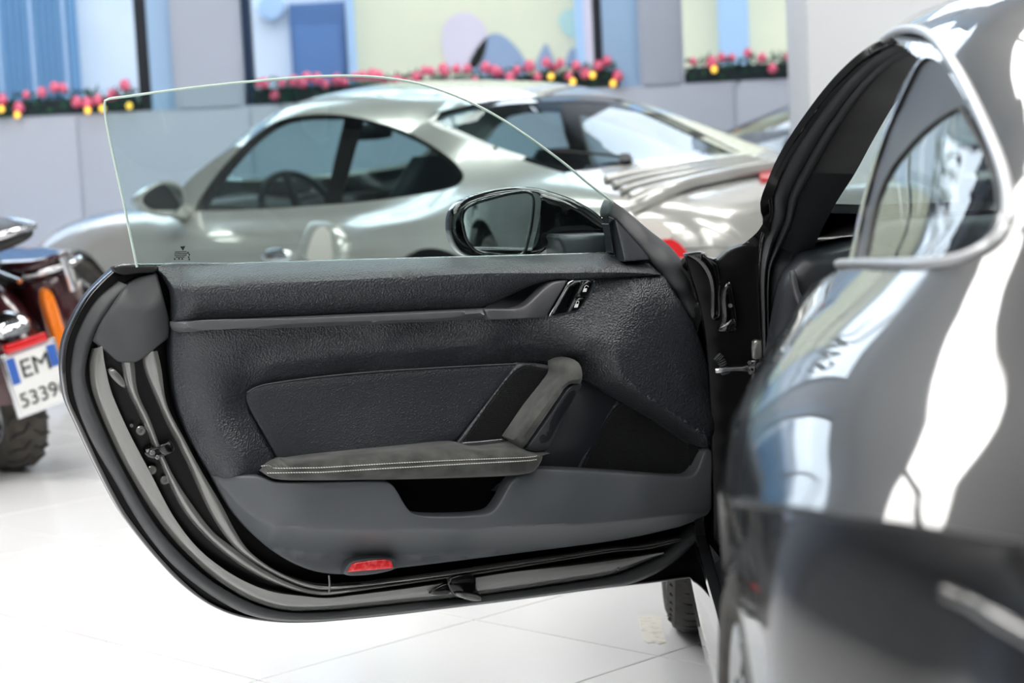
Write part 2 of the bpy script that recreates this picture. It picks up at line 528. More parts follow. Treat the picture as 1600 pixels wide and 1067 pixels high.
# ------------------------------------------------------------------ the street outside
YS = 16.0
def Sx(px): return at_y(px, 60, YS).x
gr = box('street_ground', (-14, 12.35, -0.2), (14, 30, -0.06), M['asphalt']); tag(gr, kind='structure')
sb = empty('street_building', (0, YS, -0.06))
tag(sb, 'pale street facade with blue door and shutter seen through the windows', 'building')
box('wall', (-14, YS, -0.06), (Sx(376), YS + 0.4, 4.7), M['white_plaster'], sb)
box('wall', (Sx(376), YS, -0.06), (Sx(555), YS + 0.4, 4.7), M['white_plaster'], sb)
box('wall', (Sx(555), YS - 0.02, -0.06), (14, YS + 0.4, 4.7), M['cream_plaster'], sb)
x0, x1 = Sx(-330), Sx(122)
n = 44
sh = box('shutter', (x0, YS - 0.05, 0.0), (x1, YS, 4.2), M['blue_shutter'], sb)
for k in range(n):
    a = x0 + (x1 - x0) * k / n
    box('shutter_rib', (a, YS - 0.085, 0.02), (a + (x1 - x0) / n * 0.55, YS - 0.05, 4.15), M['pale_blue'] if k % 5 == 2 else M['blue_shutter'], sh)
d = box('door', (Sx(455), YS - 0.06, 0.0), (Sx(541), YS, at_y(500, 5, YS).z), M['blue_door'], sb)
box('door_panel', (Sx(462), YS - 0.075, 0.2), (Sx(534), YS - 0.06, at_y(500, 40, YS).z), M['blue_door'], d, bev=0.005)
box('door_surround', (Sx(544), YS - 0.09, 0.0), (Sx(556), YS, 4.4), M['pale_blue'], sb)
box('downpipe_strip', (Sx(899), YS - 0.1, 0.0), (Sx(912), YS, 4.6), M['pale_blue'], sb)
box('downpipe_strip', (Sx(912), YS - 0.08, 0.0), (Sx(928), YS, 4.6), M['mural_pink'], sb)
box('pilaster', (Sx(1122), YS - 0.1, 0.0), (Sx(1168), YS, 4.6), M['pale_blue'], sb)
c = at_y(425, 12, YS)
V, F = revolve_vf([(0, 0.0), (0.0, 0.11), (0.05, 0.11), (0.08, 0.09), (0.08, 0.0)], (c.x, YS, c.z), (0, -1, 0), (1, 0, 0), 24)
mesh('wall_lamp', V, F, M['pale_blue'], sb)
def blob(name, pts, m):
    o = spl(pts, n=40, closed=True)
    P = [at_y(x, y, YS - 0.03) for x, y in o]
    V = P + [p + Vector((0, 0.012, 0)) for p in P]; n = len(P)
    F = [tuple(range(n))[::-1]] + [(i, (i + 1) % n, n + (i + 1) % n, n + i) for i in range(n)]
    mesh(name, V, F, m, sb, smooth=False)
blob('painted_patch', [(690, 60), (700, 30), (730, 20), (757, 40), (760, 75), (745, 105), (705, 108)], M['mural_pink'])
blob('painted_patch', [(733, 108), (745, 75), (770, 52), (790, 58), (815, 85), (826, 112), (780, 125)], M['mural_grey'])
blob('painted_patch', [(838, 108), (845, 80), (853, 68), (862, 85), (868, 110)], M['mural_grey'])
blob('painted_patch', [(885, 105), (888, 82), (896, 74), (903, 100)], M['mural_grey'])
blob('painted_patch', [(872, 30), (885, 15), (905, 20), (908, 50), (890, 58)], M['mural_teal'])
box('roof', (-14, YS - 0.2, 4.7), (14, YS + 0.6, 4.85), M['white_plaster'], sb)
# ------------------------------------------------------------------ materials of the cars
mat('black_paint', (14, 15, 17), 0.3, coat=1.0, spec=0.2, ior=1.45)
M['black_paint'].node_tree.nodes['Principled BSDF'].inputs['Coat IOR'].default_value = 1.5
mat('jamb_sheen_grey', (104, 104, 102), 0.16, coat=1.0, spec=0.7, ior=1.6)  # black jamb paint; the white floor's grey reflection is put into the base colour
M['jamb_sheen_grey'].node_tree.nodes['Principled BSDF'].inputs['Coat IOR'].default_value = 1.7
mat('gloss_black', (6, 6, 7), 0.06, coat=1.0)
mat('post_black', (7, 7, 8), 0.3, spec=0.25)
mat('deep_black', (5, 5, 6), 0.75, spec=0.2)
mat('rubber', (64, 66, 68), 0.45, spec=0.4, noise=(18, (72, 74, 76), (0.3, 0.7)))
mat('rubber_dark', (14, 14, 15), 0.5)
mat('leather', (46, 49, 54), 0.33, spec=0.7, bump=('voronoi', 300, 0.8, 0.0016))
mat('leather_plain', (42, 45, 50), 0.42, spec=0.5)
mat('leather_insert', (36, 40, 46), 0.4, spec=0.55, bump=('voronoi', 360, 0.5, 0.0012))
mat('soft_plastic', (84, 87, 91), 0.36, spec=0.5, bump=('noise', 900, 0.12, 0.0006))
mat('trim_grey', (96, 97, 101), 0.34, metal=0.25, spec=0.5)
mat('suede', (58, 59, 58), 0.9, spec=0.15, sheen=0.3, noise=(22, (88, 89, 87), (0.38, 0.66)), bump=('noise', 700, 0.25, 0.001))
mat('thread', (226, 224, 218), 0.7)
mat('chrome', (215, 217, 220), 0.08, metal=1.0)
mat('satin_metal', (170, 172, 175), 0.25, metal=1.0)
mat('red_reflector', (222, 40, 48), 0.12, coat=1.0, noise=(120, (240, 86, 88), (0.45, 0.6)))
mat('white_print', (235, 235, 235), 0.5)
mat('print_dark', (30, 34, 36), 0.6)
mat('grille_black', (40, 41, 42), 0.45)
mat('grille_hole', (2, 2, 2), 0.9)
mat('glass_edge', (205, 222, 214), 0.25, spec=0.6)
mat('mirror_glass', (225, 228, 228), 0.01, metal=1.0)
glass_mat('door_glass', (0.865, 0.93, 0.92), 0.6)
mat('headliner', (24, 24, 25), 0.95, spec=0.1, sheen=0.3, noise=(14, (36, 36, 37), (0.4, 0.7)))

# ------------------------------------------------------------------ the black coupe, its frame and its open door
PSI = math.radians(2.2)
BC_F = Vector((math.sin(PSI), math.cos(PSI), 0)); BC_L = Vector((-math.cos(PSI), math.sin(PSI), 0))
BC_O = Vector((1.202, 4.22, 0))
def bc(s, y, z): return BC_O - BC_F * s + BC_L * y + Vector((0, 0, z))
car = empty('sports_coupe', BC_O)
tag(car, 'glossy black sports coupe with its door wide open', 'car')

DH = at_y(1110, 650, 3.65); DH.z = 0
DE = at_y(100, 650, 3.27); DE.z = 0
DU = (DE - DH).normalized(); DN = Vector((-DU.y, DU.x, 0))
if DN.y > 0: DN = -DN
def D(px, py, w=0.0): return on_plane(px, py, DH + DN * w, DN)
def uv(p): q = p - DH; return (q.dot(DU), p.z)
def Duv(px, py, w=0.0): return uv(D(px, py, w))
def W3(u, v, w): return DH + DU * u + DN * w + Vector((0, 0, v))

def dpanel(name, px, w, m, parent, edge=0.006, depth=0.02, func=None, step=0.02, holes=(), creases=()):
    """a moulded panel on the door: outline in the picture at level w, rounded edge, skirt running back"""
    def trace(P):
        P = spl(P, step=7, closed=True); q = np.array([Duv(x, y, w) for x, y in P])
        if func is not None:                 # follow the relief, so that the edge stays on its traced line
            for _ in range(3):
                lv = np.clip(func(q), -0.12, 0.12); q = np.array([Duv(x, y, k) for (x, y), k in zip(P, lv)])
        return q
    o = trace(px); hs = [trace(h) for h in holes]
    cl = []
    for c_ in creases:                       # lines the mesh follows exactly: (x, y) at a level, or (u, v) already
        cl.append(np.asarray(c_))
    Q, F, Dd, lo = tri2d(o, hs, step, rings_for(edge), lines=cl)
    ww = np.full(len(Q), w, float)
    if func is not None: ww = func(Q)
    ww = ww - (eround(Dd, edge) if edge > 0 else 0)
    V = [W3(a, b, c) for (a, b), c in zip(Q, ww)]
    FF = [tuple(f) for f in F]
    # orientation: towards +DN
    f0 = FF[0]; nn = (V[f0[1]] - V[f0[0]]).cross(V[f0[2]] - V[f0[0]])
    if nn.dot(DN) < 0: FF = [f[::-1] for f in FF]
    for l in lo:
        k = len(V); V += [V[i] - DN * depth for i in l]; n = len(l)
        FF += [(l[i], l[(i + 1) % n], k + (i + 1) % n, k + i) for i in range(n)]
    return mesh(name, V, FF, m, parent, auto=35)
def dtps(pts): return tps([(*Duv(x, y, w), w) for x, y, w in pts])
def guides(curves):
    """relief interpolated across guide lines that run along the door, from top to bottom"""
    C_ = []
    for pts, w in curves:
        ws = w if isinstance(w, (list, tuple)) else [w] * len(pts)
        q = np.array([(*Duv(x, y, k), k) for (x, y), k in zip(pts, ws)]); C_.append(q[np.argsort(q[:, 0])])
    def f(Q):
        K = len(C_); v = np.array([np.interp(Q[:, 0], c[:, 0], c[:, 1]) for c in C_]); w = np.array([np.interp(Q[:, 0], c[:, 0], c[:, 2]) for c in C_])
        for k in range(1, K): v[k] = np.minimum(v[k], v[k - 1] - 1e-5)
        out = w[0].copy()
        dv = np.diff(v, axis=0); sl = np.diff(w, axis=0) / dv
        tg = np.zeros_like(w); tg[0] = sl[0]; tg[-1] = sl[-1]
        for k in range(1, K - 1):
            h = 2 * sl[k - 1] * sl[k] / np.where(np.abs(sl[k - 1] + sl[k]) < 1e-9, 1e-9, sl[k - 1] + sl[k])
            tg[k] = np.where(sl[k - 1] * sl[k] > 0, h, 0)
        for k in range(K - 1):
            m_ = (Q[:, 1] <= v[k]) & (Q[:, 1] >= v[k + 1]) if k < K - 2 else (Q[:, 1] <= v[k])
            t = np.clip((Q[:, 1] - v[k]) / dv[k], 0, 1)
            h = (2 * t**3 - 3 * t**2 + 1) * w[k] + (t**3 - 2 * t**2 + t) * dv[k] * tg[k] + (3 * t**2 - 2 * t**3) * w[k + 1] + (t**3 - t**2) * dv[k] * tg[k + 1]
            out = np.where(m_, h, out)
        return out
    return f
def crline(uvs, step=0.006, dv=0.0):
    P = spl([tuple(p) for p in uvs], step=step); return P + np.array([0, dv])
def pxline(px, ws, step=0.006): return crline([Duv(x, y, w) for (x, y), w in zip(px, ws if isinstance(ws, (list, tuple)) else [ws] * len(px))], step)
def dcurve(pts, w, n): return [D(x, y, w) for x, y in spl(pts, n=n)]
def dband(name, A, wa, B, wb, m, parent, n=90, bulge=0.0, rows=6, depth=0.02, shift=0.5, power=1.0):
    """strip between two curves along the door edge, arched towards the viewer, with side skirts"""
    a = dcurve(A, wa, n); b = dcurve(B, wb, n)
    V = []; R = rows + 3
    for p, q in zip(a, b):
        V.append(p - DN * depth)
        for k in range(rows + 1):
            t = k / rows
            V.append(p.lerp(q, t) + DN * (bulge * math.sin(math.pi * t ** power)))
        V.append(q - DN * depth)
    F = []
    for i in range(n - 1):
        for k in range(R - 1): F.append((i * R + k, i * R + k + 1, (i + 1) * R + k + 1, (i + 1) * R + k))
    F.append(tuple(range(R))); F.append(tuple((n - 1) * R + k for k in range(R))[::-1])
    f = F[3 * R]
    return mesh(name, V, F, m, parent, auto=50)
def dtube(name, px, w, r, m, parent, n=60, seg=8):
    ws = w if isinstance(w, (list, tuple)) else [w] * len(px)
    P3 = spl([(x, y, k * 4000) for (x, y), k in zip(px, ws)], n=n)
    return tube(name, [D(x, y, k / 4000) for x, y, k in P3], r, m, parent, seg)

# traced edge lines of the open door (picture pixels, top of the trailing edge round to the hinge end)
C0 = [(180, 420), (162, 436), (136, 464), (114, 501), (101, 535), (97, 569), (99, 599), (103.5, 625), (124, 672), (155, 738), (187, 798), (211, 832), (246, 875), (283, 913), (324, 943.5), (366, 962), (407, 970), (448, 973.5), (490, 973), (530, 970), (620, 961), (710, 950), (800, 939), (937, 920.6), (1027, 910), (1112, 898)]
S_O = [(187, 440), (155, 467), (134, 499), (121, 529), (114.7, 559), (112.5, 585), (119, 627), (142, 686), (180, 752), (221, 822), (262.5, 875), (304, 912), (345, 940), (386, 960), (427, 969), (480, 971), (530, 968), (620, 959), (710, 948), (800, 937), (937, 918.6), (978, 914), (1027.5, 895), (1072, 863), (1102, 829)]
S_I = [(205, 448), (177, 480), (158, 508), (145, 531), (136, 560), (133, 587), (137, 607), (157.5, 661), (191, 731), (242, 818), (283, 866), (324, 903), (366, 930), (407, 948.7), (448, 957.5), (507, 958), (620, 946), (708, 937), (800, 926), (892, 913), (960, 901), (1005, 886), (1039, 866), (1072, 838), (1104, 811)]
P_O = [(146, 545), (141, 565), (140.6, 580), (144, 609), (166.5, 668), (202, 740), (252, 819), (293, 866), (334.6, 903), (376, 930), (417, 947), (448, 953.5), (507, 953), (620, 942.6), (708, 934), (800, 922), (892, 908), (960, 896), (994, 883), (1020, 872), (1038, 865)]
P_I = [(160, 540), (163, 565), (166, 580), (173, 609), (198, 668), (234, 737), (273, 810), (308, 855), (345, 886), (386, 910), (427, 925), (480, 932), (510, 934.5), (552, 930), (665, 915.6), (800, 894), (892, 884), (982, 872), (1036, 863)]
R1_O = [(186, 550), (191, 571), (198, 605), (225, 663), (252, 728), (287, 799), (324, 842), (366, 877), (407, 902), (448, 919), (478, 927), (507, 930.5), (552, 925), (665, 908), (732, 899), (800, 888), (892, 873), (960, 862), (1010, 858), (1040, 851), (1066, 843)]
R2_I = [(246, 548), (252, 575), (261, 632), (288, 686), (317, 740), (344, 785), (368, 830), (386, 857), (417, 883), (448, 900), (478, 911), (507, 916.5), (552, 914.5), (665, 902), (800, 882), (892, 868), (960, 857), (1005, 853), (1035, 847), (1064, 841)]

dn_ = dpanel('door', C0 + [C0[-1], (1118, 880), (1126, 700), (1121, 600), (1108, 505), (1075, 432), (1040, 410), (700, 412), (262, 424), (262, 424), (180, 420)], -0.125, M['post_black'], car, edge=0.004, depth=0.05, step=0.035)
door = dn_
door['label'] = 'open black car door seen from inside, dark leather and suede card'

dband('outer_skin_hem', C0, -0.118, [(x + 5 * math.copysign(1, 700 - x) * (1 if i < 14 else 0.4), y - (0 if i < 8 else 3.2)) for i, (x, y) in enumerate(C0)], -0.112, M['gloss_black'], door, n=110, rows=3, bulge=0.002, depth=0.02)
dband('weather_seal', S_O, -0.10, S_I, -0.088, M['rubber'], door, n=120, bulge=0.014, rows=8, depth=0.03)
dband('door_flange', P_O, -0.088, P_I, -0.068, M['jamb_sheen_grey'], door, n=120, bulge=0.005, rows=8, depth=0.035)
R1_I = [(208, 550), (211, 571), (216, 612), (236, 657), (250, 695), (270, 740), (304, 793), (335, 832), (368, 858), (407, 886), (448, 908), (478, 919), (507, 923), (552, 919), (665, 904.5), (800, 884.5), (892, 869.5), (960, 859), (1008, 855), (1038, 848), (1065, 842)]
R2_O = [(222, 550), (225, 571), (238.5, 609), (261, 661), (292, 722), (324, 792), (345, 828), (368, 857), (407, 885), (448, 907), (478, 918), (507, 922), (552, 918), (665, 903.5), (800, 883.5), (892, 868.8), (960, 858), (1007, 854), (1037, 847.6), (1064.5, 841.6)]
dband('inner_ridge', R1_O, -0.072, R1_I, -0.066, M['jamb_sheen_grey'], door, n=120, bulge=0.008, rows=6, depth=0.03)
dband('inner_ridge', R2_O, -0.066, R2_I, -0.056, M['jamb_sheen_grey'], door, n=120, bulge=0.005, rows=6, depth=0.03)
# recessed web between flange and ridges
dband('jamb_web', P_I, -0.094, R2_I, -0.082, M['post_black'], door, n=100, bulge=0.002, rows=4, depth=0.02)

# rubber end cap at the top of the trailing edge
cap_f = dtps([(200, 452, -0.060), (145, 533, -0.075), (265, 505, -0.050), (245, 428, -0.075), (211, 436, -0.082), (205, 566, -0.055), (205, 500, -0.040), (235, 480, -0.034), (235, 540, -0.045), (175, 520, -0.052)])
dpanel('corner_cover', [(197, 450), (212, 436), (246, 427), (246, 427), (254, 456), (265.6, 505), (265, 528), (265, 528), (216, 565), (207, 567), (185, 566), (185, 566), (146, 533), (146, 533), (158, 508), (177, 480)], -0.055, M['rubber'], door, edge=0.006, depth=0.03, func=cap_f)
dpanel('belt_end_cap', [(178, 420), (184, 416), (246, 416), (246, 416), (247, 424), (216, 427), (192, 430), (180, 424)], -0.075, M['rubber_dark'], door, edge=0.003, depth=0.05)
dtube('belt_edge_strip', [(180, 419), (186, 415.5), (320, 413.5), (560, 406.5), (760, 401), (954, 396)], -0.085, 0.0022, M['satin_metal'], door)

# latch, screws, bracket
def ddisc(name, px, py, w, r, h, m, parent, seg=20, dome=0.4):
    c = D(px, py, w)
    V, F = revolve_vf([(0, r), (h * 0.7, r), (h, r * 0.8), (h, r * dome), (h * 0.6, r * dome * 0.9), (h * 0.6, 0)], c, DN, DU, seg)
    return mesh(name, V, F, m, parent)
latch = dpanel('latch', [(226, 706), (233, 701), (246, 699), (257, 692), (267, 689), (267, 689), (274, 704), (268, 708), (255, 714), (240, 717), (230, 713)], -0.052, M['gloss_black'], door, edge=0.003, depth=0.03)
dpanel('latch_claw', [(248, 699), (265, 692), (271, 703), (255, 711)], -0.048, M['gloss_black'], door, edge=0.002, depth=0.006)
ddisc('screw', 238, 707, -0.051, 0.005, 0.004, M['satin_metal'], door)
ddisc('screw', 246, 714, -0.051, 0.004, 0.003, M['satin_metal'], door)
for x, y, r in ((219.5, 672.5, 0.0085), (205, 664.5, 0.0035), (237, 734, 0.008), (257, 750, 0.008)):
    ddisc('screw_plug', x, y, -0.080, r, 0.006, M['jamb_sheen_grey'], door)
dpanel('jamb_rib', [(168, 577), (176, 575), (196, 597), (196, 607), (174, 590)], -0.075, M['jamb_sheen_grey'], door, edge=0.002, depth=0.02)
br = dpanel('sill_bracket', [(700, 906), (742, 899), (745, 925), (754, 930), (754, 937), (740, 938), (712, 931), (706, 925)], -0.055, M['gloss_black'], door, edge=0.003, depth=0.035)
dpanel('bracket_foot', [(711, 929), (722, 927), (752, 933), (754, 938), (736, 938.5)], -0.045, M['jamb_sheen_grey'], door, edge=0.002, depth=0.02)
dpanel('sill_recess', [(672, 928), (684, 917), (704, 912), (704, 928), (690, 930)], -0.060, M['gloss_black'], door, edge=0.002, depth=0.01)
ddisc('screw_plug', 966, 888, -0.070, 0.003, 0.003, M['satin_metal'], door)
dtube('reflection_line', [(514, 899), (515, 914), (514, 926)], -0.055, [0.0012, 0.002][1], M['jamb_sheen_grey'], door, n=8)  # a bright reflected line, put in as a thin pale bead

# ---- the trim card
card = [(270, 512), (270, 512), (269, 560), (277, 627), (292, 672), (331, 744), (331, 744), (420, 760), (860, 760), (890, 735), (925, 640), (905, 590), (930, 603), (969, 626), (1030, 660), (1100, 700), (1124, 690), (1127, 668), (1121, 630), (1107, 570), (1087, 510), (1062, 467), (1038, 431), (1038, 431), (980, 429), (905, 430), (905, 430), (880, 478), (856, 490), (856, 490), (760, 494), (620, 499), (480, 505)]
card_f = dtps([(270, 480, -0.035), (270, 515, -0.032), (270, 560, -0.036), (278, 627, -0.040), (293, 672, -0.042), (331, 744, -0.040),
               (290, 520, -0.006), (300, 600, -0.012), (320, 680, -0.016), (350, 740, -0.012), (450, 520, 0.0), (600, 512, 0.004), (760, 505, 0.008), (330, 560, 0.0), (350, 620, -0.006), (390, 700, -0.010),
               (370, 565, -0.004), (450, 545, -0.006), (600, 535, -0.004), (760, 530, 0.002), (860, 533, 0.006),
               (385, 615, -0.034), (440, 592, -0.036), (550, 579, -0.038), (690, 570, -0.038), (811, 564, -0.036), (876, 572, -0.034),
               (384, 630, -0.034), (410, 675, -0.036), (437, 720, -0.036), (550, 650, -0.040), (700, 640, -0.040), (600, 720, -0.040), (800, 700, -0.04), (850, 640, -0.04),
               (500, 505, 0.0), (900, 430, 0.0), (960, 445, 0.006), (860, 445, 0.0), (1010, 442, 0.0), (1035, 432, -0.020), (980, 434, 0.0),
               (920, 500, 0.026), (860, 520, 0.014), (900, 550, 0.026), (1000, 470, 0.022), (1060, 475, 0.004), (1085, 515, -0.002),
               (1000, 540, 0.046), (960, 590, 0.046), (1010, 620, 0.060), (1060, 650, 0.058), (1105, 580, 0.0), (1119, 630, 0.004), (1100, 682, 0.044), (1050, 560, 0.034), (1080, 620, 0.034),
               (930, 603, -0.004), (969, 626, 0.004), (1030, 660, 0.010), (1098, 700, 0.010), (905, 600, -0.03), (920, 645, -0.04), (890, 735, -0.04), (420, 760, -0.03), (860, 760, -0.03)])
LB = np.array([Duv(x, y, 0.0) for x, y in ((1112, 706), (1100, 700), (1030, 660), (969, 626), (930, 603), (905, 588), (880, 570))])
TB_ = np.array([Duv(x, y, -0.03) for x, y in ((900, 560), (876, 572), (811, 564), (690, 570), (550, 579), (440, 592), (390, 604), (372, 618))])
fa, fb, fc = [np.array([*Duv(x, y, w), w]) for x, y, w in ((1002, 545, 0.040), (1090, 515, 0.002), (1112, 688, 0.034))]
fn = np.cross(fb - fa, fc - fa)
def smin(a, b, k): 
    h = np.clip(0.5 + 0.5 * (b - a) / k, 0, 1); return b + (a - b) * h - k * h * (1 - h)
def card_g(Q):
    w = card_f(Q)
    i = np.argsort(LB[:, 0]); vl = np.interp(Q[:, 0], LB[i, 0], LB[i, 1])
    near_ = (Q[:, 0] < LB[:, 0].max()) & (Q[:, 0] > LB[:, 0].min() - 0.02)
    w = np.where(near_, smin(w, -0.006 + 2.0 * (Q[:, 1] - vl), 0.006), w)
    i = np.argsort(TB_[:, 0]); vt = np.interp(Q[:, 0], TB_[i, 0], TB_[i, 1]); dv = Q[:, 1] - vt
    on = (Q[:, 0] > TB_[:, 0].min()) & (Q[:, 0] < TB_[:, 0].max()) & (dv > -0.01)
    fade = np.clip(np.minimum(Q[:, 0] - TB_[:, 0].min() - 0.01, TB_[:, 0].max() - Q[:, 0]) / 0.07, 0, 1); fade = fade * fade * (3 - 2 * fade)
    w = np.where(on, w + fade * (smin(np.maximum(w, -0.036 + 0.9 * np.minimum(dv, 0.034)), -0.036 + 1.15 * np.maximum(dv, -0.002), 0.012) - w), w)
    wf_ = fa[2] - (fn[0] * (Q[:, 0] - fa[0]) + fn[1] * (Q[:, 1] - fa[1])) / fn[2]
    return np.where(Q[:, 0] < fa[0] + 0.05, smin(w, wf_, 0.007), w)
card_hole = [(386, 622), (389, 612), (404, 605.5), (440, 598), (550, 585), (690, 575.5), (810, 570), (848, 571.5), (872, 579), (874, 588), (868, 600), (834, 655), (845, 700), (836, 733), (700, 744), (440, 746), (415, 738), (438, 722), (412, 678), (393, 643)]
dpanel('door_card', card, 0.0, M['leather'], door, edge=0.005, depth=0.05, func=card_g, step=0.0075, holes=[card_hole], creases=[pxline([(1004, 544.4), (1050, 529), (1078, 519)], [0.04, 0.02, 0.006]), pxline([(1003, 548), (1040, 595), (1104, 675)], [0.04, 0.038, 0.035]), pxline([(925, 578), (972, 609), (1055, 657), (1095, 683)], 0.045)])
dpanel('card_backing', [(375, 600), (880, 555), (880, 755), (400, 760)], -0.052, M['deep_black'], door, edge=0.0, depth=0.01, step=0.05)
# facet of the card near the hinge
# lower corner behind the handle
lo_f = dtps([(905, 590, -0.036), (860, 733, -0.030), (840, 700, -0.034), (960, 620, -0.03), (1110, 705, -0.02), (1080, 750, -0.026), (900, 740, -0.03), (935, 640, -0.022), (905, 700, -0.018), (920, 670, -0.012), (955, 680, -0.036), (985, 660, -0.036), (1040, 710, -0.036), (1000, 735, -0.036), (930, 725, -0.034), (1080, 725, -0.034), (1060, 690, -0.036)])
dpanel('kick_panel', [(872, 600), (915, 590), (970, 618), (1100, 690), (1115, 700), (1112, 760), (840, 760), (815, 745), (840, 690)], -0.03, M['leather_plain'], door, edge=0.003, depth=0.03, func=lo_f, step=0.014)

# ---- upper pad
pad = [(247, 418), (400, 412.5), (560, 407.5), (760, 402), (955, 397), (985, 399), (1015, 411), (1036, 430), (1036, 430), (930, 435.5), (888, 437), (862, 438), (832, 446), (800, 461), (776, 473), (757, 481), (757, 481), (620, 487.5), (480, 493.5), (273, 503), (273, 503), (275, 475), (271, 452), (258, 432)]
pad_f = guides([([(247, 417), (560, 407), (955, 396), (1036, 426)], [-0.07, -0.062, -0.06, -0.03]),
                ([(247, 432), (275, 440), (300, 438), (560, 424), (760, 416), (955, 412), (1036, 428)], [-0.05, -0.03, 0.002, 0.006, 0.006, 0.004, -0.022]),
                ([(247, 446), (275, 449), (300, 448), (476, 440.5), (620, 433.5), (760, 427), (860, 426.5), (960, 425.5), (1036, 429)], [-0.045, -0.012, 0.018, 0.024, 0.026, 0.028, 0.029, 0.028, -0.012]),
                ([(247, 456), (275, 458), (300, 458), (476, 450), (620, 443), (760, 434), (860, 431), (960, 429.5), (1036, 430)], [-0.045, -0.010, 0.021, 0.025, 0.027, 0.028, 0.028, 0.027, -0.012]),
                ([(247, 505), (275, 503), (300, 502), (480, 493.5), (620, 487.5), (757, 481), (800, 461), (832, 446), (862, 438), (930, 435.5), (1036, 431)], [-0.04, -0.016, 0.0, 0.002, 0.002, 0.0, 0.0, 0.012, 0.024, 0.027, -0.004])])
dpanel('upper_pad', pad, 0.0, M['leather'], door, edge=0.005, depth=0.05, func=pad_f, step=0.009, creases=[pxline([(300, 448), (476, 440.5), (620, 433.5), (760, 427), (860, 426.5), (960, 425.5), (1020, 427.5)], 0.026), pxline([(300, 458), (476, 450), (620, 443), (760, 434), (800, 433)], 0.026), pxline([(300, 453), (476, 445), (620, 438), (760, 430.5), (860, 428.7), (960, 427.6)], 0.026)])

# ---- grip recess, grey trim strip, handle
dpanel('grip_recess', [(756, 484), (776, 470), (800, 456), (832, 440), (862, 432), (895, 432), (880, 460), (845, 490), (770, 497)], -0.010, M['leather_plain'], door, edge=0.0, depth=0.004,
       func=dtps([(756, 484, 0.008), (895, 432, -0.03), (862, 432, -0.02), (820, 470, -0.032), (845, 460, -0.045), (770, 497, 0.002), (845, 490, -0.01)]))
strip_f = guides([([(268, 504), (290, 503), (480, 494.5), (620, 488.5), (760, 482)], [-0.016, 0.016, 0.018, 0.018, 0.018]),
                  ([(268, 511), (290, 511), (480, 503), (620, 497), (760, 491)], [-0.016, 0.022, 0.026, 0.026, 0.026]),
                  ([(268, 519), (290, 519), (480, 511), (620, 505), (760, 499)], [-0.02, 0.006, 0.008, 0.008, 0.008])])
dpanel('trim_strip', [(270, 504), (270, 504), (480, 494.5), (620, 488.5), (756, 482.5), (756, 482.5), (760, 499), (760, 499), (620, 505), (480, 511), (290, 519), (275, 518), (271, 514)], 0.012, M['trim_grey'], door, edge=0.003, depth=0.03, func=strip_f, step=0.008)
dpanel('strip_inlay', [(290, 505.5), (480, 497), (728, 485.5), (728, 485.5), (727, 491), (722, 494), (480, 505), (296, 513)], 0.027, M['trim_grey'], door, edge=0.0012, depth=0.006, step=0.012)
dpanel('handle_bezel', [(757.5, 483), (757.5, 483), (812, 481), (826, 474), (846, 455), (858, 444), (866, 440), (888, 438), (888, 438), (853, 496.5), (853, 496.5), (800, 499), (761, 500), (761, 500)], 0.024, M['trim_grey'], door, edge=0.004, depth=0.03, step=0.008,
       func=dtps([(757, 483, 0.025), (761, 500, 0.018), (812, 481, 0.026), (826, 490, 0.029), (853, 496, 0.020), (846, 455, 0.031), (866, 440, 0.029), (888, 438, 0.026), (866, 465, 0.032)]))
dpanel('switch_surround', [(889, 437.5), (889, 437.5), (931, 435), (931, 435), (927, 449), (911, 477), (899, 489), (885, 493), (856, 496), (856, 496)], 0.020, M['chrome'], door, edge=0.002, depth=0.03)
dpanel('release_lever', [(892, 440.5), (892, 440.5), (911, 439), (911, 439), (886, 488), (886, 488), (862, 493), (862, 493)], 0.023, M['gloss_black'], door, edge=0.002, depth=0.01)
for nm, q in (('unlock_button', [(914, 439), (914, 439), (929, 438), (929, 438), (917, 462), (917, 462), (902, 464), (902, 464)]), ('lock_button', [(900.5, 466), (900.5, 466), (916, 464.5), (916, 464.5), (908, 477), (897, 486.5), (890, 488), (890, 488)])):
    b_ = dpanel(nm, q, 0.024, M['gloss_black'], door, edge=0.0015, depth=0.012)
    cx = sum(p[0] for p in q) / len(q) - 0.5; cy = sum(p[1] for p in q) / len(q)
    dpanel('lock_mark', [(cx - 3, cy), (cx + 2.5, cy - 0.5), (cx + 1, cy + 5), (cx - 4.5, cy + 5.5)], 0.0246, M['white_print'], door, edge=0.0, depth=0.0005, step=0.01)
    dtube('lock_mark', [(cx - 2, cy), (cx - 0.5, cy - 4), (cx + 2.5, cy - 4.5), (cx + (2.5 if nm == 'lock_button' else 4.5), cy - (1 if nm == 'lock_button' else 2.5))], 0.0248, 0.0005, M['white_print'], door, n=10, seg=5)

# ---- fabric insert and speaker grilles
ins = [(384, 622), (387, 611), (402, 604), (440, 596.5), (550, 583.5), (690, 574), (812, 568), (812, 568), (711, 691), (711, 691), (650, 700), (560, 710), (470, 720), (438, 724), (438, 724), (412, 678), (392, 643)]
dpanel('card_insert', ins, -0.026, M['leather_insert'], door, edge=0.004, depth=0.02, step=0.016,
       func=dtps([(384, 622, -0.030), (440, 596, -0.032), (550, 583, -0.034), (690, 574, -0.034), (812, 568, -0.032), (711, 691, -0.020), (560, 710, -0.014), (438, 724, -0.022), (560, 640, -0.027), (700, 630, -0.029), (440, 660, -0.025)]))
dtube('insert_piping', [(386, 613), (402, 604), (440, 596.5), (550, 583.5), (690, 574), (811, 568)], -0.031, 0.0012, M['soft_plastic'], door, n=60, seg=6)
gr1 = [(815, 574), (845, 575), (869, 583), (866, 592), (866, 592), (804, 686), (804, 686), (722, 691), (722, 691)]
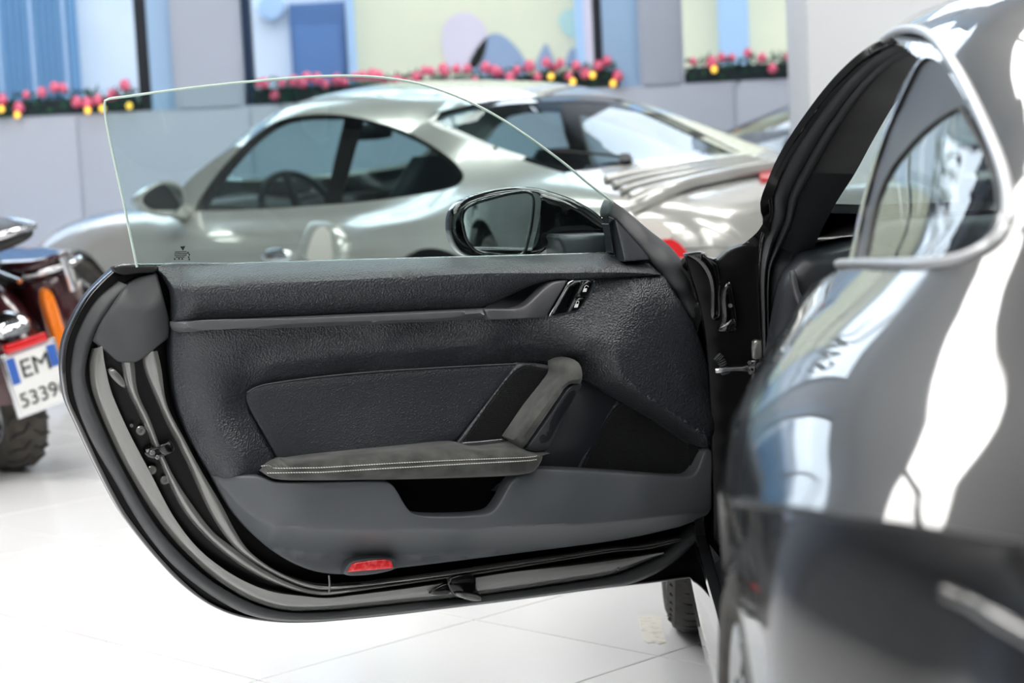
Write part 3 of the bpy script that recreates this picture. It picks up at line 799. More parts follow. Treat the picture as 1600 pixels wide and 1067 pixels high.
dpanel('speaker_frame', [(810, 567.5), (810, 567.5), (848, 569.5), (875, 578), (877, 588), (872, 597), (815, 690), (815, 690), (712, 694), (712, 694)], -0.024, M['soft_plastic'], door, edge=0.003, depth=0.02, holes=[gr1])
gr2 = [(970, 633), (1000, 645), (1093, 706), (1093, 706), (1086, 728), (1073, 745), (1073, 745), (908, 734), (908, 734), (950, 655)]
dpanel('speaker_frame', [(965, 626), (965, 626), (1003, 640), (1101, 703), (1101, 703), (1094, 730), (1080, 752), (1080, 752), (897, 740), (897, 740), (940, 665)], -0.022, M['leather_plain'], door, edge=0.003, depth=0.02, holes=[gr2])
def grille(px, w, pitch):
    g = dpanel('speaker_grille', px, w, M['grille_black'], door, edge=0.0, depth=0.004, step=0.02)
    o = np.array([Duv(x, y, w) for x, y in spl(px, step=7, closed=True)])
    mn, mx = o.min(0), o.max(0); pts = []
    y = mn[1]; i = 0
    while y < mx[1]:
        x = mn[0] + (pitch / 2 if i % 2 else 0)
        while x < mx[0]: pts.append((x, y)); x += pitch
        y += pitch * 0.866; i += 1
    pts = np.array(pts); pts = pts[inside(pts, o)]; pts = pts[segdist(pts, o) > pitch * 0.7]
    V, F = [], []
    r = pitch * 0.30
    for x, y in pts:
        k = len(V)
        for q in range(6):
            th = math.pi / 3 * q
            V.append(W3(x + r * math.cos(th), y + r * math.sin(th), w + 0.0006))
        F.append(tuple(range(k, k + 6)))
    # raised mesh webs: small rings read as perforation
    h = mesh('perforation', V, F, M['grille_hole'], g, smooth=False); tag(h, kind='stuff')
    V2, F2 = [], []
    for x, y in pts:
        k = len(V2); 
        for q in range(6):
            th = math.pi / 3 * q
            V2.append(W3(x + r * 1.5 * math.cos(th), y + r * 1.5 * math.sin(th), w + 0.0004))
            V2.append(W3(x + r * math.cos(th), y + r * math.sin(th), w + 0.0012))
        for q in range(6):
            a, b = 2 * q, 2 * ((q + 1) % 6)
            F2.append((k + a, k + b, k + b + 1, k + a + 1))
    h = mesh('mesh_webbing', V2, F2, M['grille_black'], g, smooth=False); tag(h, kind='stuff')
grille(gr1, -0.028, 0.0036); grille(gr2, -0.026, 0.0036)
dpanel('grille_badge', [(722, 692), (740, 690.5), (806, 686), (807, 688.5), (775, 691.5), (724, 695)], -0.006, M['satin_metal'], door, edge=0.0008, depth=0.004)

# ---- armrest and pull handle
arm = [(411, 737), (414, 730), (424, 723), (437, 718.5), (480, 711), (560, 702), (650, 693.5), (690, 689.5), (708, 690), (724, 694), (740, 696), (770, 694), (806, 690.5), (820, 702), (835, 706), (852, 705.5), (852, 705.5), (850, 715), (840, 733), (828, 741), (800, 744), (700, 748), (600, 750.5), (480, 751.5), (440, 750.5), (424, 747)]
arm_f = guides([([(411, 731), (437, 718), (480, 710), (560, 701), (650, 692.5), (708, 689), (740, 694), (806, 689), (835, 704), (853, 705)], [0.0, -0.008, -0.010, -0.012, -0.014, -0.014, -0.004, 0.0, 0.02, 0.02]),
                ([(411, 734), (437, 726), (480, 720), (560, 711), (650, 702), (740, 702), (806, 699), (835, 709), (853, 708)], [0.02, 0.034, 0.044, 0.050, 0.052, 0.052, 0.052, 0.045, 0.04]),
                ([(411, 738), (500, 731.5), (637, 722), (740, 717), (825, 714), (853, 712)], [0.03, 0.064, 0.074, 0.076, 0.072, 0.060]),
                ([(411, 742), (500, 735), (637, 725.5), (740, 720), (825, 716.5), (853, 715)], [0.03, 0.0635, 0.0735, 0.0755, 0.0715, 0.060]),
                ([(411, 746), (500, 739), (637, 729), (740, 723.5), (825, 719), (853, 718)], [0.03, 0.066, 0.076, 0.078, 0.074, 0.060]),
                ([(411, 752), (500, 746), (637, 742), (740, 739), (825, 735), (853, 730)], [0.02, 0.058, 0.064, 0.066, 0.062, 0.050]),
                ([(411, 756), (480, 752), (600, 751), (700, 748.5), (800, 745), (853, 738)], [0.02, 0.030, 0.034, 0.036, 0.034, 0.030])])
dpanel('armrest', arm, 0.045, M['suede'], door, edge=0.008, depth=0.07, func=arm_f, step=0.0085, creases=[pxline([(425, 737), (500, 731.5), (637, 722), (740, 717), (825, 714), (845, 712.5)], 0.074), pxline([(425, 741.4), (500, 735), (637, 725.5), (740, 720), (825, 716.5), (845, 715.4)], 0.074), pxline([(425, 745), (500, 739), (637, 729), (740, 723.5), (825, 719), (842, 718.4)], 0.076)])
def stitches(px, lift):
    P = spl(px, n=110)
    V, F = [], []
    for i in range(0, 109):
        q = []
        for t in (0.12, 0.88):
            x, y = P[i] * (1 - t) + P[i + 1] * t
            u, v = Duv(x, y, 0.070)
            wv = float(arm_f(np.array([[u, v]]))[0])
            q.append(W3(u, v, wv + lift))
        a, b = q
        a = a + Vector((0, 0, 0.0003)); b = b - Vector((0, 0, 0.0003))
        v_, f_ = tube_vf([a, (a + b) / 2 + DN * 0.0004, b], [0.0005, 0.0008, 0.0005], 5)
        k = len(V); V += v_; F += [tuple(j + k for j in f) for f in f_]
    s_ = mesh('stitching', V, F, M['thread'], door); tag(s_, kind='stuff')
stitches([(421, 737.3), (500, 731.5), (637, 722), (740, 717), (825, 714), (842, 712.8)], 0.0006)
stitches([(424, 744), (500, 738.5), (637, 729), (740, 723), (825, 719), (840, 718)], 0.0006)

pull = [(879, 572), (881, 564), (889, 560), (900, 562), (910, 570), (914, 585), (912, 601), (912, 601), (897, 601), (888, 606), (878, 620), (850, 661), (821, 703), (821, 703), (806, 689), (806, 689), (820, 669), (840, 640), (868, 604), (880, 586)]
pull_f = guides([([(800, 560), (920, 560)], [0.03, 0.03]), ([(800, 575), (920, 575)], [0.06, 0.05]), ([(800, 605), (920, 605)], [0.082, 0.07]), ([(800, 650), (920, 650)], [0.082, 0.082]), ([(800, 704), (920, 704)], [0.055, 0.055])])
dpanel('pull_handle', pull, 0.07, M['suede'], door, edge=0.016, depth=0.06, func=pull_f, step=0.0085)
inn = [(912, 601), (897, 602), (889, 607), (879, 621), (851, 662), (821, 703), (821, 703), (836, 706.5), (856, 703), (856, 703), (862, 692), (880, 655), (908, 606)]
dpanel('handle_frame', inn, 0.045, M['soft_plastic'], door, edge=0.003, depth=0.05, step=0.01,
       func=dtps([(912, 601, 0.034), (889, 607, 0.066), (851, 662, 0.066), (821, 703, 0.042), (856, 703, 0.030), (880, 655, 0.028), (908, 606, 0.028)]))
dpanel('handle_pad', [(901, 611), (890, 612), (882, 622), (855, 663), (837, 692), (839, 694), (856, 692), (872, 665), (898, 620)], 0.050, M['leather_plain'], door, edge=0.004, depth=0.02, step=0.01,
       func=dtps([(901, 611, 0.044), (890, 612, 0.062), (855, 663, 0.060), (837, 692, 0.050), (856, 692, 0.038), (872, 665, 0.040), (898, 620, 0.040)]))

# ---- door pocket
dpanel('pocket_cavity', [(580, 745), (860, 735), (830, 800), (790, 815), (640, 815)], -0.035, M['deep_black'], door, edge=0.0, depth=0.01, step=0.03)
lower = [(333, 744.5), (333, 744.5), (400, 744), (412, 747), (428, 752.5), (445, 754), (604, 753), (612, 756), (620, 766), (636, 793), (645, 802), (660, 806), (755, 804), (770, 799), (782, 784), (798, 755), (806, 747), (826, 738), (838, 732.5), (860, 733), (960, 738), (1055, 745), (1080, 744), (1090, 733), (1100, 708), (1107, 700), (1112, 703), (1113, 760), (1112, 795), (1104, 806), (1062, 824), (1062, 824), (980, 842), (800, 866), (616, 889), (539, 897.5), (516, 897), (485, 891), (448, 875), (407, 846), (366, 802), (343, 764)]
low_f = dtps([(333, 744, -0.034), (343, 764, -0.040), (366, 802, -0.044), (407, 846, -0.046), (448, 875, -0.046), (485, 891, -0.046), (539, 897, -0.046), (616, 889, -0.046), (800, 866, -0.046), (980, 842, -0.046), (1062, 824, -0.044), (1104, 806, -0.04),
              (355, 756, 0.0), (380, 795, 0.004), (405, 812, 0.016), (431, 823, 0.026), (500, 827, 0.034), (600, 827, 0.040), (740, 826, 0.044), (900, 819, 0.042), (1000, 810, 0.036), (1090, 800, 0.022),
              (400, 745, 0.012), (445, 754, 0.034), (540, 753, 0.042), (604, 753, 0.046), (430, 790, 0.032), (520, 800, 0.040), (640, 802, 0.048), (755, 804, 0.050), (805, 748, 0.046), (838, 733, 0.030), (860, 733, 0.026), (960, 738, 0.020), (1055, 745, 0.018), (1100, 710, 0.008), (1110, 760, 0.016), (880, 780, 0.044), (1000, 780, 0.038),
              (430, 850, -0.004), (500, 865, -0.008), (620, 860, -0.006), (800, 845, -0.002), (980, 826, -0.004)])
CR = np.array([(*Duv(x, y, w), w) for x, y, w in ((1112, 798, 0.004), (1090, 801, 0.016), (1000, 810, 0.036), (900, 819, 0.042), (740, 826, 0.044), (600, 827, 0.041), (500, 826, 0.036), (431, 821, 0.028), (400, 808, 0.014), (375, 790, 0.0), (350, 764, -0.02), (335, 746, -0.034))])
CR = CR[np.argsort(CR[:, 0])]
low_up = dtps([(333, 744, -0.034), (350, 764, -0.02), (375, 790, 0.0), (400, 808, 0.014), (431, 821, 0.028), (500, 826, 0.036), (600, 827, 0.041), (740, 826, 0.044), (900, 819, 0.042), (1000, 810, 0.036), (1090, 801, 0.016), (1112, 798, 0.004), (370, 750, -0.004), (400, 748, 0.012), (445, 756, 0.032), (540, 755, 0.040), (604, 755, 0.044), (420, 785, 0.024), (520, 795, 0.038), (640, 806, 0.046), (755, 808, 0.048),
                (806, 750, 0.046), (838, 735, 0.032), (860, 735, 0.030), (960, 740, 0.024), (1055, 747, 0.020), (1100, 710, 0.008), (1110, 760, 0.012), (880, 780, 0.044), (1000, 780, 0.038), (500, 860, 0.036), (740, 860, 0.044), (900, 850, 0.042), (600, 890, 0.041)])
def low_g(Q):
    vc = np.interp(Q[:, 0], CR[:, 0], CR[:, 1]); wc = np.interp(Q[:, 0], CR[:, 0], CR[:, 2])
    return smin(low_up(Q), np.maximum(wc + 1.5 * (Q[:, 1] - vc), -0.055), 0.005)
dpanel('pocket_panel', lower, 0.0, M['soft_plastic'], door, edge=0.004, depth=0.04, func=low_g, step=0.009, creases=[crline(CR[:, :2], 0.006, d) for d in (0.0035, 0.0, -0.0035)])
dpanel('pocket_lip', [(538, 897.5), (544, 882), (552, 876.5), (606, 871.5), (616, 873), (622, 880), (618, 889)], -0.026, M['soft_plastic'], door, edge=0.004, depth=0.03, step=0.01)
dpanel('reflector', [(544, 894), (544, 894), (552, 880.5), (557, 879), (610, 875), (613, 879), (615, 888), (615, 888)], -0.020, M['red_reflector'], door, edge=0.002, depth=0.01, step=0.01)

# ---- sail trim, pillar seal
sail = lambda a, b, c: (lambda Q: a[2] + np.linalg.solve(np.array([[b[0] - a[0], b[1] - a[1]], [c[0] - a[0], c[1] - a[1]]]), np.array([b[2] - a[2], c[2] - a[2]])) @ (Q - np.array(a[:2])).T)
p1_, p2_, p3_, p4_, p5_ = [(*Duv(x, y, w), w) for x, y, w in ((962, 343, -0.040), (1018, 406, -0.030), (977, 409, 0.0), (951, 338, -0.075), (957, 395, -0.065))]
dpanel('sail_trim', [(961, 342), (961, 342), (986, 369), (1018, 406), (1018, 406), (977, 409), (977, 409)], -0.02, M['leather_plain'], door, edge=0.003, depth=0.05, step=0.01, func=sail(p1_, p2_, p3_))
dpanel('sail_trim_side', [(951, 338), (951, 338), (961, 342), (961, 342), (976.5, 408.5), (976.5, 408.5), (957, 395), (957, 395)], -0.04, M['leather_plain'], door, edge=0.002, depth=0.03, step=0.01, func=lambda Q: np.interp(Q[:, 0], [p3_[0], p1_[0], p4_[0]], [0.0, -0.026, -0.04]))
seal_f = dtps([(956, 312, -0.075), (966, 318, -0.085), (1020, 362, -0.085), (1056, 394, -0.075), (1085, 440, -0.06), (1100, 480, -0.055), (1103, 507, -0.05), (1086, 509, -0.03), (1062, 467, -0.03), (1036, 431, -0.03), (1000, 385, -0.04), (951, 338, -0.06), (1010, 372, -0.045), (1045, 410, -0.025), (1070, 450, -0.018), (1090, 490, -0.022)])
dpanel('pillar_seal', [(956, 313), (966, 318), (1020, 362), (1050, 386), (1072, 414), (1088, 440), (1098, 470), (1103.5, 505), (1103.5, 505), (1088, 509.5), (1088, 509.5), (1076, 489), (1062, 466), (1036, 429), (1016, 404), (985, 368), (962, 343), (950, 340), (951, 324)], -0.05, M['rubber'], door, edge=0.008, depth=0.03, func=seal_f, step=0.01)
dtube('hinge_seal', [(1066, 410), (1085, 420), (1100, 445), (1108, 475), (1111, 510), (1119, 560), (1121, 600), (1127, 650), (1128, 690)], -0.055, 0.010, M['rubber_dark'], door, n=50)

# ---- window glass leaning inwards
GW = -0.078
gpx = [(214, 417), (214, 417), (196, 330), (163, 160), (166, 156), (200, 150.5), (300, 137), (400, 126.5), (480, 120), (550, 118.5), (600, 121.5), (660, 132), (720, 153), (770, 178), (820, 210), (880, 254), (920, 287), (958, 316), (958, 316), (957, 404), (957, 404)]
lean = math.tan(math.radians(16))
GP0 = DH + DN * GW + Vector((0, 0, D(600, 410, GW).z)); GN = (DN - Vector((0, 0, 1)) * -lean).normalized()
# plane through the belt, tilted so that the top comes towards the cabin
GN = (DN + Vector((0, 0, -lean))).normalized()
def G(px, py): return on_plane(px, py, GP0, GN)
gu = DU; gv = GN.cross(DU).normalized()
if gv.z < 0: gv = -gv
def g2(p): q = p - GP0; return (q.dot(gu), q.dot(gv))
def g3(a, b, t): return GP0 + gu * a + gv * b + GN * t
go = np.array([g2(G(x, y)) for x, y in spl(gpx, step=8, closed=True)])
Q, F, Dd, lo = tri2d(go, (), 0.08)
curv = lambda a: 0.0
V = [g3(a, b, 0.002) for a, b in Q] + [g3(a, b, -0.002) for a, b in Q]; n = len(Q)
FF = [tuple(f) for f in F] + [tuple(i + n for i in f[::-1]) for f in F]
pane = mesh('window_pane', V, FF, M['door_glass'], door, smooth=False)
l = lo[0]; V = []; FF = []; k = len(l)
for i in l:
    a, b = Q[i]; V.append(g3(a, b, 0.0026)); V.append(g3(a, b, -0.0026))
c2 = go.mean(0)
for i in range(k): FF.append((2 * i, 2 * i + 1, 2 * ((i + 1) % k) + 1, 2 * ((i + 1) % k)))
# polished edge: a thin rounded bead round the free edges
ep = [p for p in spl(gpx[1:18], n=140)]
V, FF = tube_vf([G(x, y) for x, y in ep], 0.0023, 6)
mesh('pane_edge', V, FF, M['glass_edge'], door)
# etched maker's marks in the corner of the pane
def etch(pts):
    P = [G(x, y) + GN * 0.0032 for x, y in pts]; n = len(P)
    V = P + [p - GN * 0.0004 for p in P]
    return V, [tuple(range(n))] + [tuple(range(n, 2 * n))[::-1]] + [(i, (i + 1) % n, n + (i + 1) % n, n + i) for i in range(n)]
bits = [etch([(281, 384.5), (289, 383.5), (285.4, 391)]), etch([(283.3, 386), (287, 385.6), (285.3, 389)])]
for r, (a, b) in enumerate(((273, 290), (272, 291), (272.5, 290), (274, 286))):
    x = a
    while x < b:
        wv = 0.8 + 1.3 * rng.random()
        y = 392 + r * 2.7 - (x - 280) * 0.03
        bits.append(etch([(x, y), (x + wv, y), (x + wv, y + 1.5), (x, y + 1.5)])); x += wv + 0.5
for x, y in ((271, 404), (278, 403.5), (283, 403.6), (292, 394), (294, 397), (293, 401), (294, 404.5)):
    bits.append(etch([(x, y - 1.6), (x + 2.2, y - 1.2), (x + 2.6, y + 0.8), (x + 0.4, y + 1.6)]))
V, F = join(bits)
mesh('etched_mark', V, F, M['print_dark'], door, smooth=False)

# ---- outside mirror seen through the pane
def mp(px, py, w): return D(px, py, w)
hous = [(704, 345), (708, 330), (718, 318), (736, 308), (759, 300), (800, 293), (833, 293), (869, 302), (905, 316), (938, 338), (952, 356), (952, 366), (900, 368), (872, 372), (850, 392), (830, 402), (790, 404), (731, 401), (716, 390), (706, 370)]
ho = spl(hous, n=72, closed=True)
cx, cy = 800.0, 352.0
MW = -0.20
rows = [(1.0, MW + 0.0), (1.0, MW - 0.012), (0.985, MW - 0.04), (0.93, MW - 0.08), (0.80, MW - 0.115), (0.55, MW - 0.14), (0.2, MW - 0.15)]
V = []; F = []
for sc_, w in rows:
    for x, y in ho:
        V.append(mp(cx + (x - cx) * sc_, cy + (y - cy) * sc_, w))
n = len(ho)
for r in range(len(rows) - 1):
    for i in range(n): F.append((r * n + i, r * n + (i + 1) % n, (r + 1) * n + (i + 1) % n, (r + 1) * n + i))
F.append(tuple((len(rows) - 1) * n + i for i in range(n)))
mir = mesh('mirror_housing', V, F, M['gloss_black'], door)
def face_panel(name, px, w, m, parent, edge, depth, func=None): return dpanel(name, px, w, m, parent, edge=edge, depth=depth, func=func, step=0.012)
gm = [(722, 345), (724, 332), (733, 322), (772, 309), (805, 301.5), (827, 301), (833, 308), (832, 340), (826, 372), (818, 396), (772, 397.5), (745, 391), (729, 374)]
face_panel('mirror_bezel', hous, MW + 0.012, M['gloss_black'], door, 0.012, 0.02)
gl_o = np.array([Duv(x, y, MW + 0.016) for x, y in spl(gm, step=5, closed=True)])
Q, F, Dd, lo = tri2d(gl_o, (), 0.03)
c2 = gl_o.mean(0)
# flat mirror turned towards the driver: tilt about the vertical and downwards
MIR = lambda a, b: MW + 0.036 - 0.27 * (a - c2[0]) + 0.03 * (b - c2[1])
V = [W3(a, b, MIR(a, b)) for a, b in Q]
FF = [tuple(f) for f in F]
if (V[FF[0][1]] - V[FF[0][0]]).cross(V[FF[0][2]] - V[FF[0][0]]).dot(DN) < 0: FF = [f[::-1] for f in FF]
k = len(V); l = lo[0]; V += [V[i] - DN * 0.01 for i in l]; FF += [(l[i], l[(i + 1) % len(l)], k + (i + 1) % len(l), k + i) for i in range(len(l))]
mesh('mirror_glass', V, FF, M['mirror_glass'], door, smooth=False)
dtube('mirror_rim', gm + [gm[0]], [MIR(*Duv(x, y, MW + 0.016)) for x, y in gm + [gm[0]]], 0.003, M['gloss_black'], door, n=80)
face_panel('mirror_arm', [(838, 303), (866, 307), (902, 322), (934, 344), (949, 358), (900, 362), (872, 366), (850, 390), (824, 394), (834, 372), (838, 340)], MW + 0.018, M['gloss_black'], door, 0.01, 0.02)
face_panel('mirror_foot', [(874, 369), (900, 367), (953, 365), (953, 365), (953, 400), (953, 400), (884, 404), (884, 404), (880, 384)], -0.11, M['soft_plastic'], door, 0.01, 0.09)
# ------------------------------------------------------------------ lofted coupe bodies
# half sections of a rear-engined coupe: s metres behind the front axle, then (half width, height) from the centre line down to the sill
SECT = [
 (-1.00, [(0, .50), (.15, .50), (.28, .495), (.36, .49), (.41, .47), (.45, .43), (.47, .38), (.47, .30), (.44, .22)]),
 (-0.93, [(0, .58), (.2, .58), (.38, .575), (.48, .56), (.55, .53), (.61, .48), (.65, .42), (.65, .31), (.60, .19)]),
 (-0.72, [(0, .67), (.25, .675), (.44, .675), (.56, .67), (.65, .635), (.72, .57), (.78, .46), (.78, .31), (.72, .17)]),
 (-0.40, [(0, .725), (.25, .73), (.42, .745), (.55, .775), (.66, .77), (.76, .71), (.83, .59), (.85, .4), (.82, .2)]),
 (0.00, [(0, .775), (.25, .78), (.42, .795), (.54, .825), (.66, .835), (.77, .79), (.855, .67), (.88, .5), (.86, .2)]),
 (0.40, [(0, .86), (.3, .855), (.48, .850), (.6, .85), (.70, .850), (.79, .805), (.855, .69), (.868, .5), (.85, .2)]),
 (0.60, [(0, .94), (.3, .932), (.66, .905), (.705, .888), (.735, .875), (.80, .82), (.857, .70), (.862, .5), (.85, .2)]),
 (0.90, [(0, 1.09), (.3, 1.08), (.685, 1.02), (.715, .965), (.738, .895), (.79, .83), (.855, .70), (.862, .5), (.85, .2)]),
 (1.20, [(0, 1.22), (.3, 1.21), (.643, 1.14), (.70, 1.035), (.742, .905), (.79, .84), (.858, .70), (.864, .5), (.85, .2)]),
 (1.50, [(0, 1.29), (.3, 1.28), (.612, 1.205), (.682, 1.07), (.744, .915), (.785, .85), (.857, .71), (.868, .5), (.86, .2)]),
 (1.80, [(0, 1.30), (.3, 1.29), (.598, 1.21), (.672, 1.08), (.743, .925), (.78, .862), (.858, .72), (.878, .5), (.87, .2)]),
 (2.10, [(0, 1.265), (.3, 1.255), (.575, 1.175), (.662, 1.065), (.752, .937), (.822, .868), (.890, .75), (.902, .52), (.89, .22)]),
 (2.45, [(0, 1.165), (.3, 1.155), (.545, 1.09), (.655, 1.02), (.765, .94), (.858, .872), (.918, .765), (.926, .55), (.915, .26)]),
 (2.80, [(0, 1.04), (.3, 1.03), (.515, .99), (.645, .95), (.758, .912), (.848, .862), (.904, .775), (.918, .60), (.912, .30)]),
 (3.10, [(0, .945), (.3, .94), (.49, .92), (.63, .90), (.735, .88), (.815, .845), (.862, .78), (.880, .62), (.876, .32)]),
 (3.35, [(0, .88), (.3, .878), (.47, .87), (.60, .86), (.69, .845), (.755, .815), (.79, .755), (.805, .62), (.80, .34)]),
 (3.50, [(0, .80), (.3, .80), (.45, .795), (.58, .785), (.65, .77), (.69, .745), (.71, .70), (.71, .58), (.67, .36)]),
 (3.56, [(0, .70), (.25, .70), (.40, .695), (.5, .69), (.56, .68), (.59, .66), (.60, .63), (.60, .55), (.56, .40)]),
]
class Body:
    def __init__(self, frame, wid=1.0, hgt=1.0, adj=None):
        self.s = np.array([a for a, _ in SECT]); T = np.array([b for _, b in SECT], float)
        if adj: T = adj(self.s, T)
        T[:, :, 0] *= wid; T[:, :, 1] *= hgt
        self.T = T; self.frame = frame; self.bvh = None
    def coef(self, s):
        x = self.s; i = np.clip(np.searchsorted(x, s) - 1, 0, len(x) - 2)
        h = x[i + 1] - x[i]; t = np.clip((s - x[i]) / h, 0, 1)
        return i, t, h
    def local(self, s, t):
        """arrays s, t in [-8, 8] (sign = side, + left) -> local (s, y, z)"""
        s = np.asarray(s, float); t = np.asarray(t, float); at = np.clip(np.abs(t), 0, 8)
        i, a, h = self.coef(s)
        X = self.s; T = self.T; n = len(X)
        # finite-difference tangents along s
        def val(k): return T[np.clip(k, 0, n - 1)]
        def tan(k):
            k0 = np.clip(k - 1, 0, n - 1); k1 = np.clip(k + 1, 0, n - 1)
            return (T[k1] - T[k0]) / (X[k1] - X[k0])[:, None, None]
        a_ = a[:, None, None]; h_ = h[:, None, None]
        P = (2 * a_**3 - 3 * a_**2 + 1) * val(i) + (a_**3 - 2 * a_**2 + a_) * h_ * tan(i) + (3 * a_**2 - 2 * a_**3) * val(i + 1) + (a_**3 - a_**2) * h_ * tan(i + 1)
        j = np.clip(np.floor(at).astype(int), 0, 7); b = at - j
        r = np.arange(len(s))
        def pv(k):
            kk = np.clip(k, 0, 8); v = P[r, kk].copy()
            neg = k < 0
            if neg.any(): v[neg] = P[r, 1][neg] * np.array([-1, 1])
            big = k > 8
            if big.any(): v[big] = 2 * P[r, 8][big] - P[r, 7][big]
            return v
        p0, p1, p2, p3 = pv(j - 1), pv(j), pv(j + 1), pv(j + 2); b = b[:, None]
        q = 0.5 * ((2 * p1) + (-p0 + p2) * b + (2 * p0 - 5 * p1 + 4 * p2 - p3) * b**2 + (-p0 + 3 * p1 - 3 * p2 + p3) * b**3)
        return np.column_stack([s, q[:, 0] * np.sign(np.where(t == 0, 1, t)), q[:, 1]])
    def world(self, s, t, off=0.0):
        L = self.local(s, t)
        if np.any(off):
            e = 1e-3; s = np.asarray(s, float); t = np.asarray(t, float)
            ss = np.clip(s, self.s[0] + 2 * e, self.s[-1] - 2 * e)
            a = self.local(ss + e, t) - self.local(ss - e, t); tt = np.where(np.abs(t) < 2e-3, 2e-3, t)
            b = self.local(s, tt + e) - self.local(s, tt - e)
            nrm = np.cross(a, b); nrm /= np.maximum(np.linalg.norm(nrm, axis=1), 1e-12)[:, None]
            c = self.local(ss, np.zeros_like(t)); c[:, 2] = 0.55; c[:, 1] = 0
            sg = np.sign(((self.local(ss, t) - c) * nrm).sum(1)); nrm *= sg[:, None]
            L = L + nrm * (np.asarray(off)[:, None] if np.ndim(off) else off)
        return [self.frame(*p) for p in L]
    def make_bvh(self, ns=160, nt=130):
        S, Tt = np.meshgrid(np.linspace(self.s[0], self.s[-1], ns), np.linspace(-8, 8, nt), indexing='ij')
        self.gs, self.gt = S, Tt
        V = self.world(S.ravel(), Tt.ravel()); F = []
        for i in range(ns - 1):
            for j in range(nt - 1): F.append((i * nt + j, i * nt + j + 1, (i + 1) * nt + j + 1, (i + 1) * nt + j))
        self.bV, self.bF = V, F
        self.bvh = BVHTree.FromPolygons(V, F); self.nt = nt
    def hit(self, px, py, side=None):
        """surface parameters under a picture pixel"""
        if self.bvh is None: self.make_bvh()
        d = unproj(px, py).normalized(); o = CAM_P
        loc, nrm, idx, dist = self.bvh.ray_cast(o, d)
        if loc is None:
            # nearest approach: march the ray and take the closest surface point
            best = None
            for q in np.linspace(0.5, 14, 400):
                p = o + d * q; l2, n2, i2, d2 = self.bvh.find_nearest(p)
                if best is None or d2 < best[0]: best = (d2, l2, i2)
            loc, idx = best[1], best[2]
        f = self.bF[idx]; i, j = divmod(f[0], self.nt)
        a, b, c, e = [self.bV[k] for k in f]
        u_ = (c - b) + (e - a); v_ = (b - a) + (c - e)
        u_ /= 2; v_ /= 2; r = loc - a
        A = np.array([[u_.dot(u_), u_.dot(v_)], [u_.dot(v_), v_.dot(v_)]]); y = np.array([r.dot(u_), r.dot(v_)])
        try: k = np.clip(np.linalg.solve(A, y), 0, 1)
        except Exception: k = (0.5, 0.5)
        s = self.gs[i, j] + k[0] * (self.gs[i + 1, j] - self.gs[i, j]); t = self.gt[i, j] + k[1] * (self.gt[i, j + 1] - self.gt[i, j])
        return (s, t)
    def outline(self, px, n=None, step=6):
        """closed outline traced in the picture -> (s, t)"""
        return np.array([self.hit(x, y) for x, y in spl(px, step=step, closed=True)])
    def tz(self, s, z, lo=4.2, hi=8.0):
        """t on the flank where the height is z"""
        for _ in range(40):
            m_ = (lo + hi) / 2
            if self.local(np.array([s]), np.array([m_]))[0, 2] > z: lo = m_
            else: hi = m_
        return (lo + hi) / 2
    def disc(self, s0, z0, r, n=40, side=1, floor_t=8.0):
        out = []
        for k in range(n):
            th = 2 * math.pi * k / n
            s = s0 + r * math.cos(th); z = z0 + r * math.sin(th)
            zmin = self.local(np.array([s]), np.array([8.0]))[0, 2]
            out.append((s, side * (8.0 if z <= zmin else self.tz(s, z))))
        return np.array(out)
    def patch(self, name, outline, m, parent, holes=(), step=0.05, off=0.0, rim=0.0, edge=0.0, ts=0.11, auto=40, warp=None):
        """surface region bounded in (s, t); rim > 0 folds the boundary inwards"""
        sc_ = np.array([1.0, ts])
        Q, F, Dd, lo = tri2d(outline * sc_, [h * sc_ for h in holes], step, rings_for(edge) if edge else ())
        o_ = off - (eround(Dd, edge) if edge else 0)
        V = self.world(Q[:, 0], Q[:, 1] / ts, o_ if np.ndim(o_) else np.full(len(Q), o_))
        if warp: V = [self.frame(*warp(p, s_)) for p, s_ in zip(self.local(Q[:, 0], Q[:, 1] / ts), Q[:, 0])]
        FF = [tuple(f) for f in F]
        f = FF[len(FF) // 2]; nn = (V[f[1]] - V[f[0]]).cross(V[f[2]] - V[f[0]])
        s_mid = Q[f[0]][0]; cen = self.frame(s_mid, 0, 0.55)
        if nn.dot(V[f[0]] - cen) < 0: FF = [g[::-1] for g in FF]
        if rim > 0:
            for l in lo:
                k = len(V); n = len(l)
                B = self.world(Q[l, 0], Q[l, 1] / ts, np.full(n, off - rim)) if not warp else [V[i].lerp(self.frame(Q[i, 0], 0, 0.5), 0.02) for i in l]
                V += B
                FF += [(l[i], l[(i + 1) % n], k + (i + 1) % n, k + i) for i in range(n)]
        return mesh(name, V, FF, m, parent, auto=auto)
    def cap(self, name, s, m, parent):
        """closes the shell at a section"""
        t = np.linspace(8, -8, 60); V = self.world(np.full(60, s), t); c = self.frame(s, 0, 0.5)
        V2 = [c.lerp(v, 0.6) + (self.frame(s + (0.02 if s > 1 else -0.02), 0, 0) - self.frame(s, 0, 0)) for v in V]
        n = 60; F = [(i, (i + 1) % n, n + (i + 1) % n, n + i) for i in range(n)] + [tuple(range(n, 2 * n))]
        return mesh(name, list(V) + V2, F, m, parent, auto=50)
    def line(self, name, pts, r, m, parent, off=0.0, n=60, seg=6, closed=False):
        """a bead along (s, t) points"""
        P = spl([(a, b * 0.11) for a, b in pts], n=n, closed=closed)
        if closed: P = np.vstack([P, P[:1]])
        V = self.world(P[:, 0], P[:, 1] / 0.11, np.full(len(P), off))
        return tube(name, V, r, m, parent, seg)
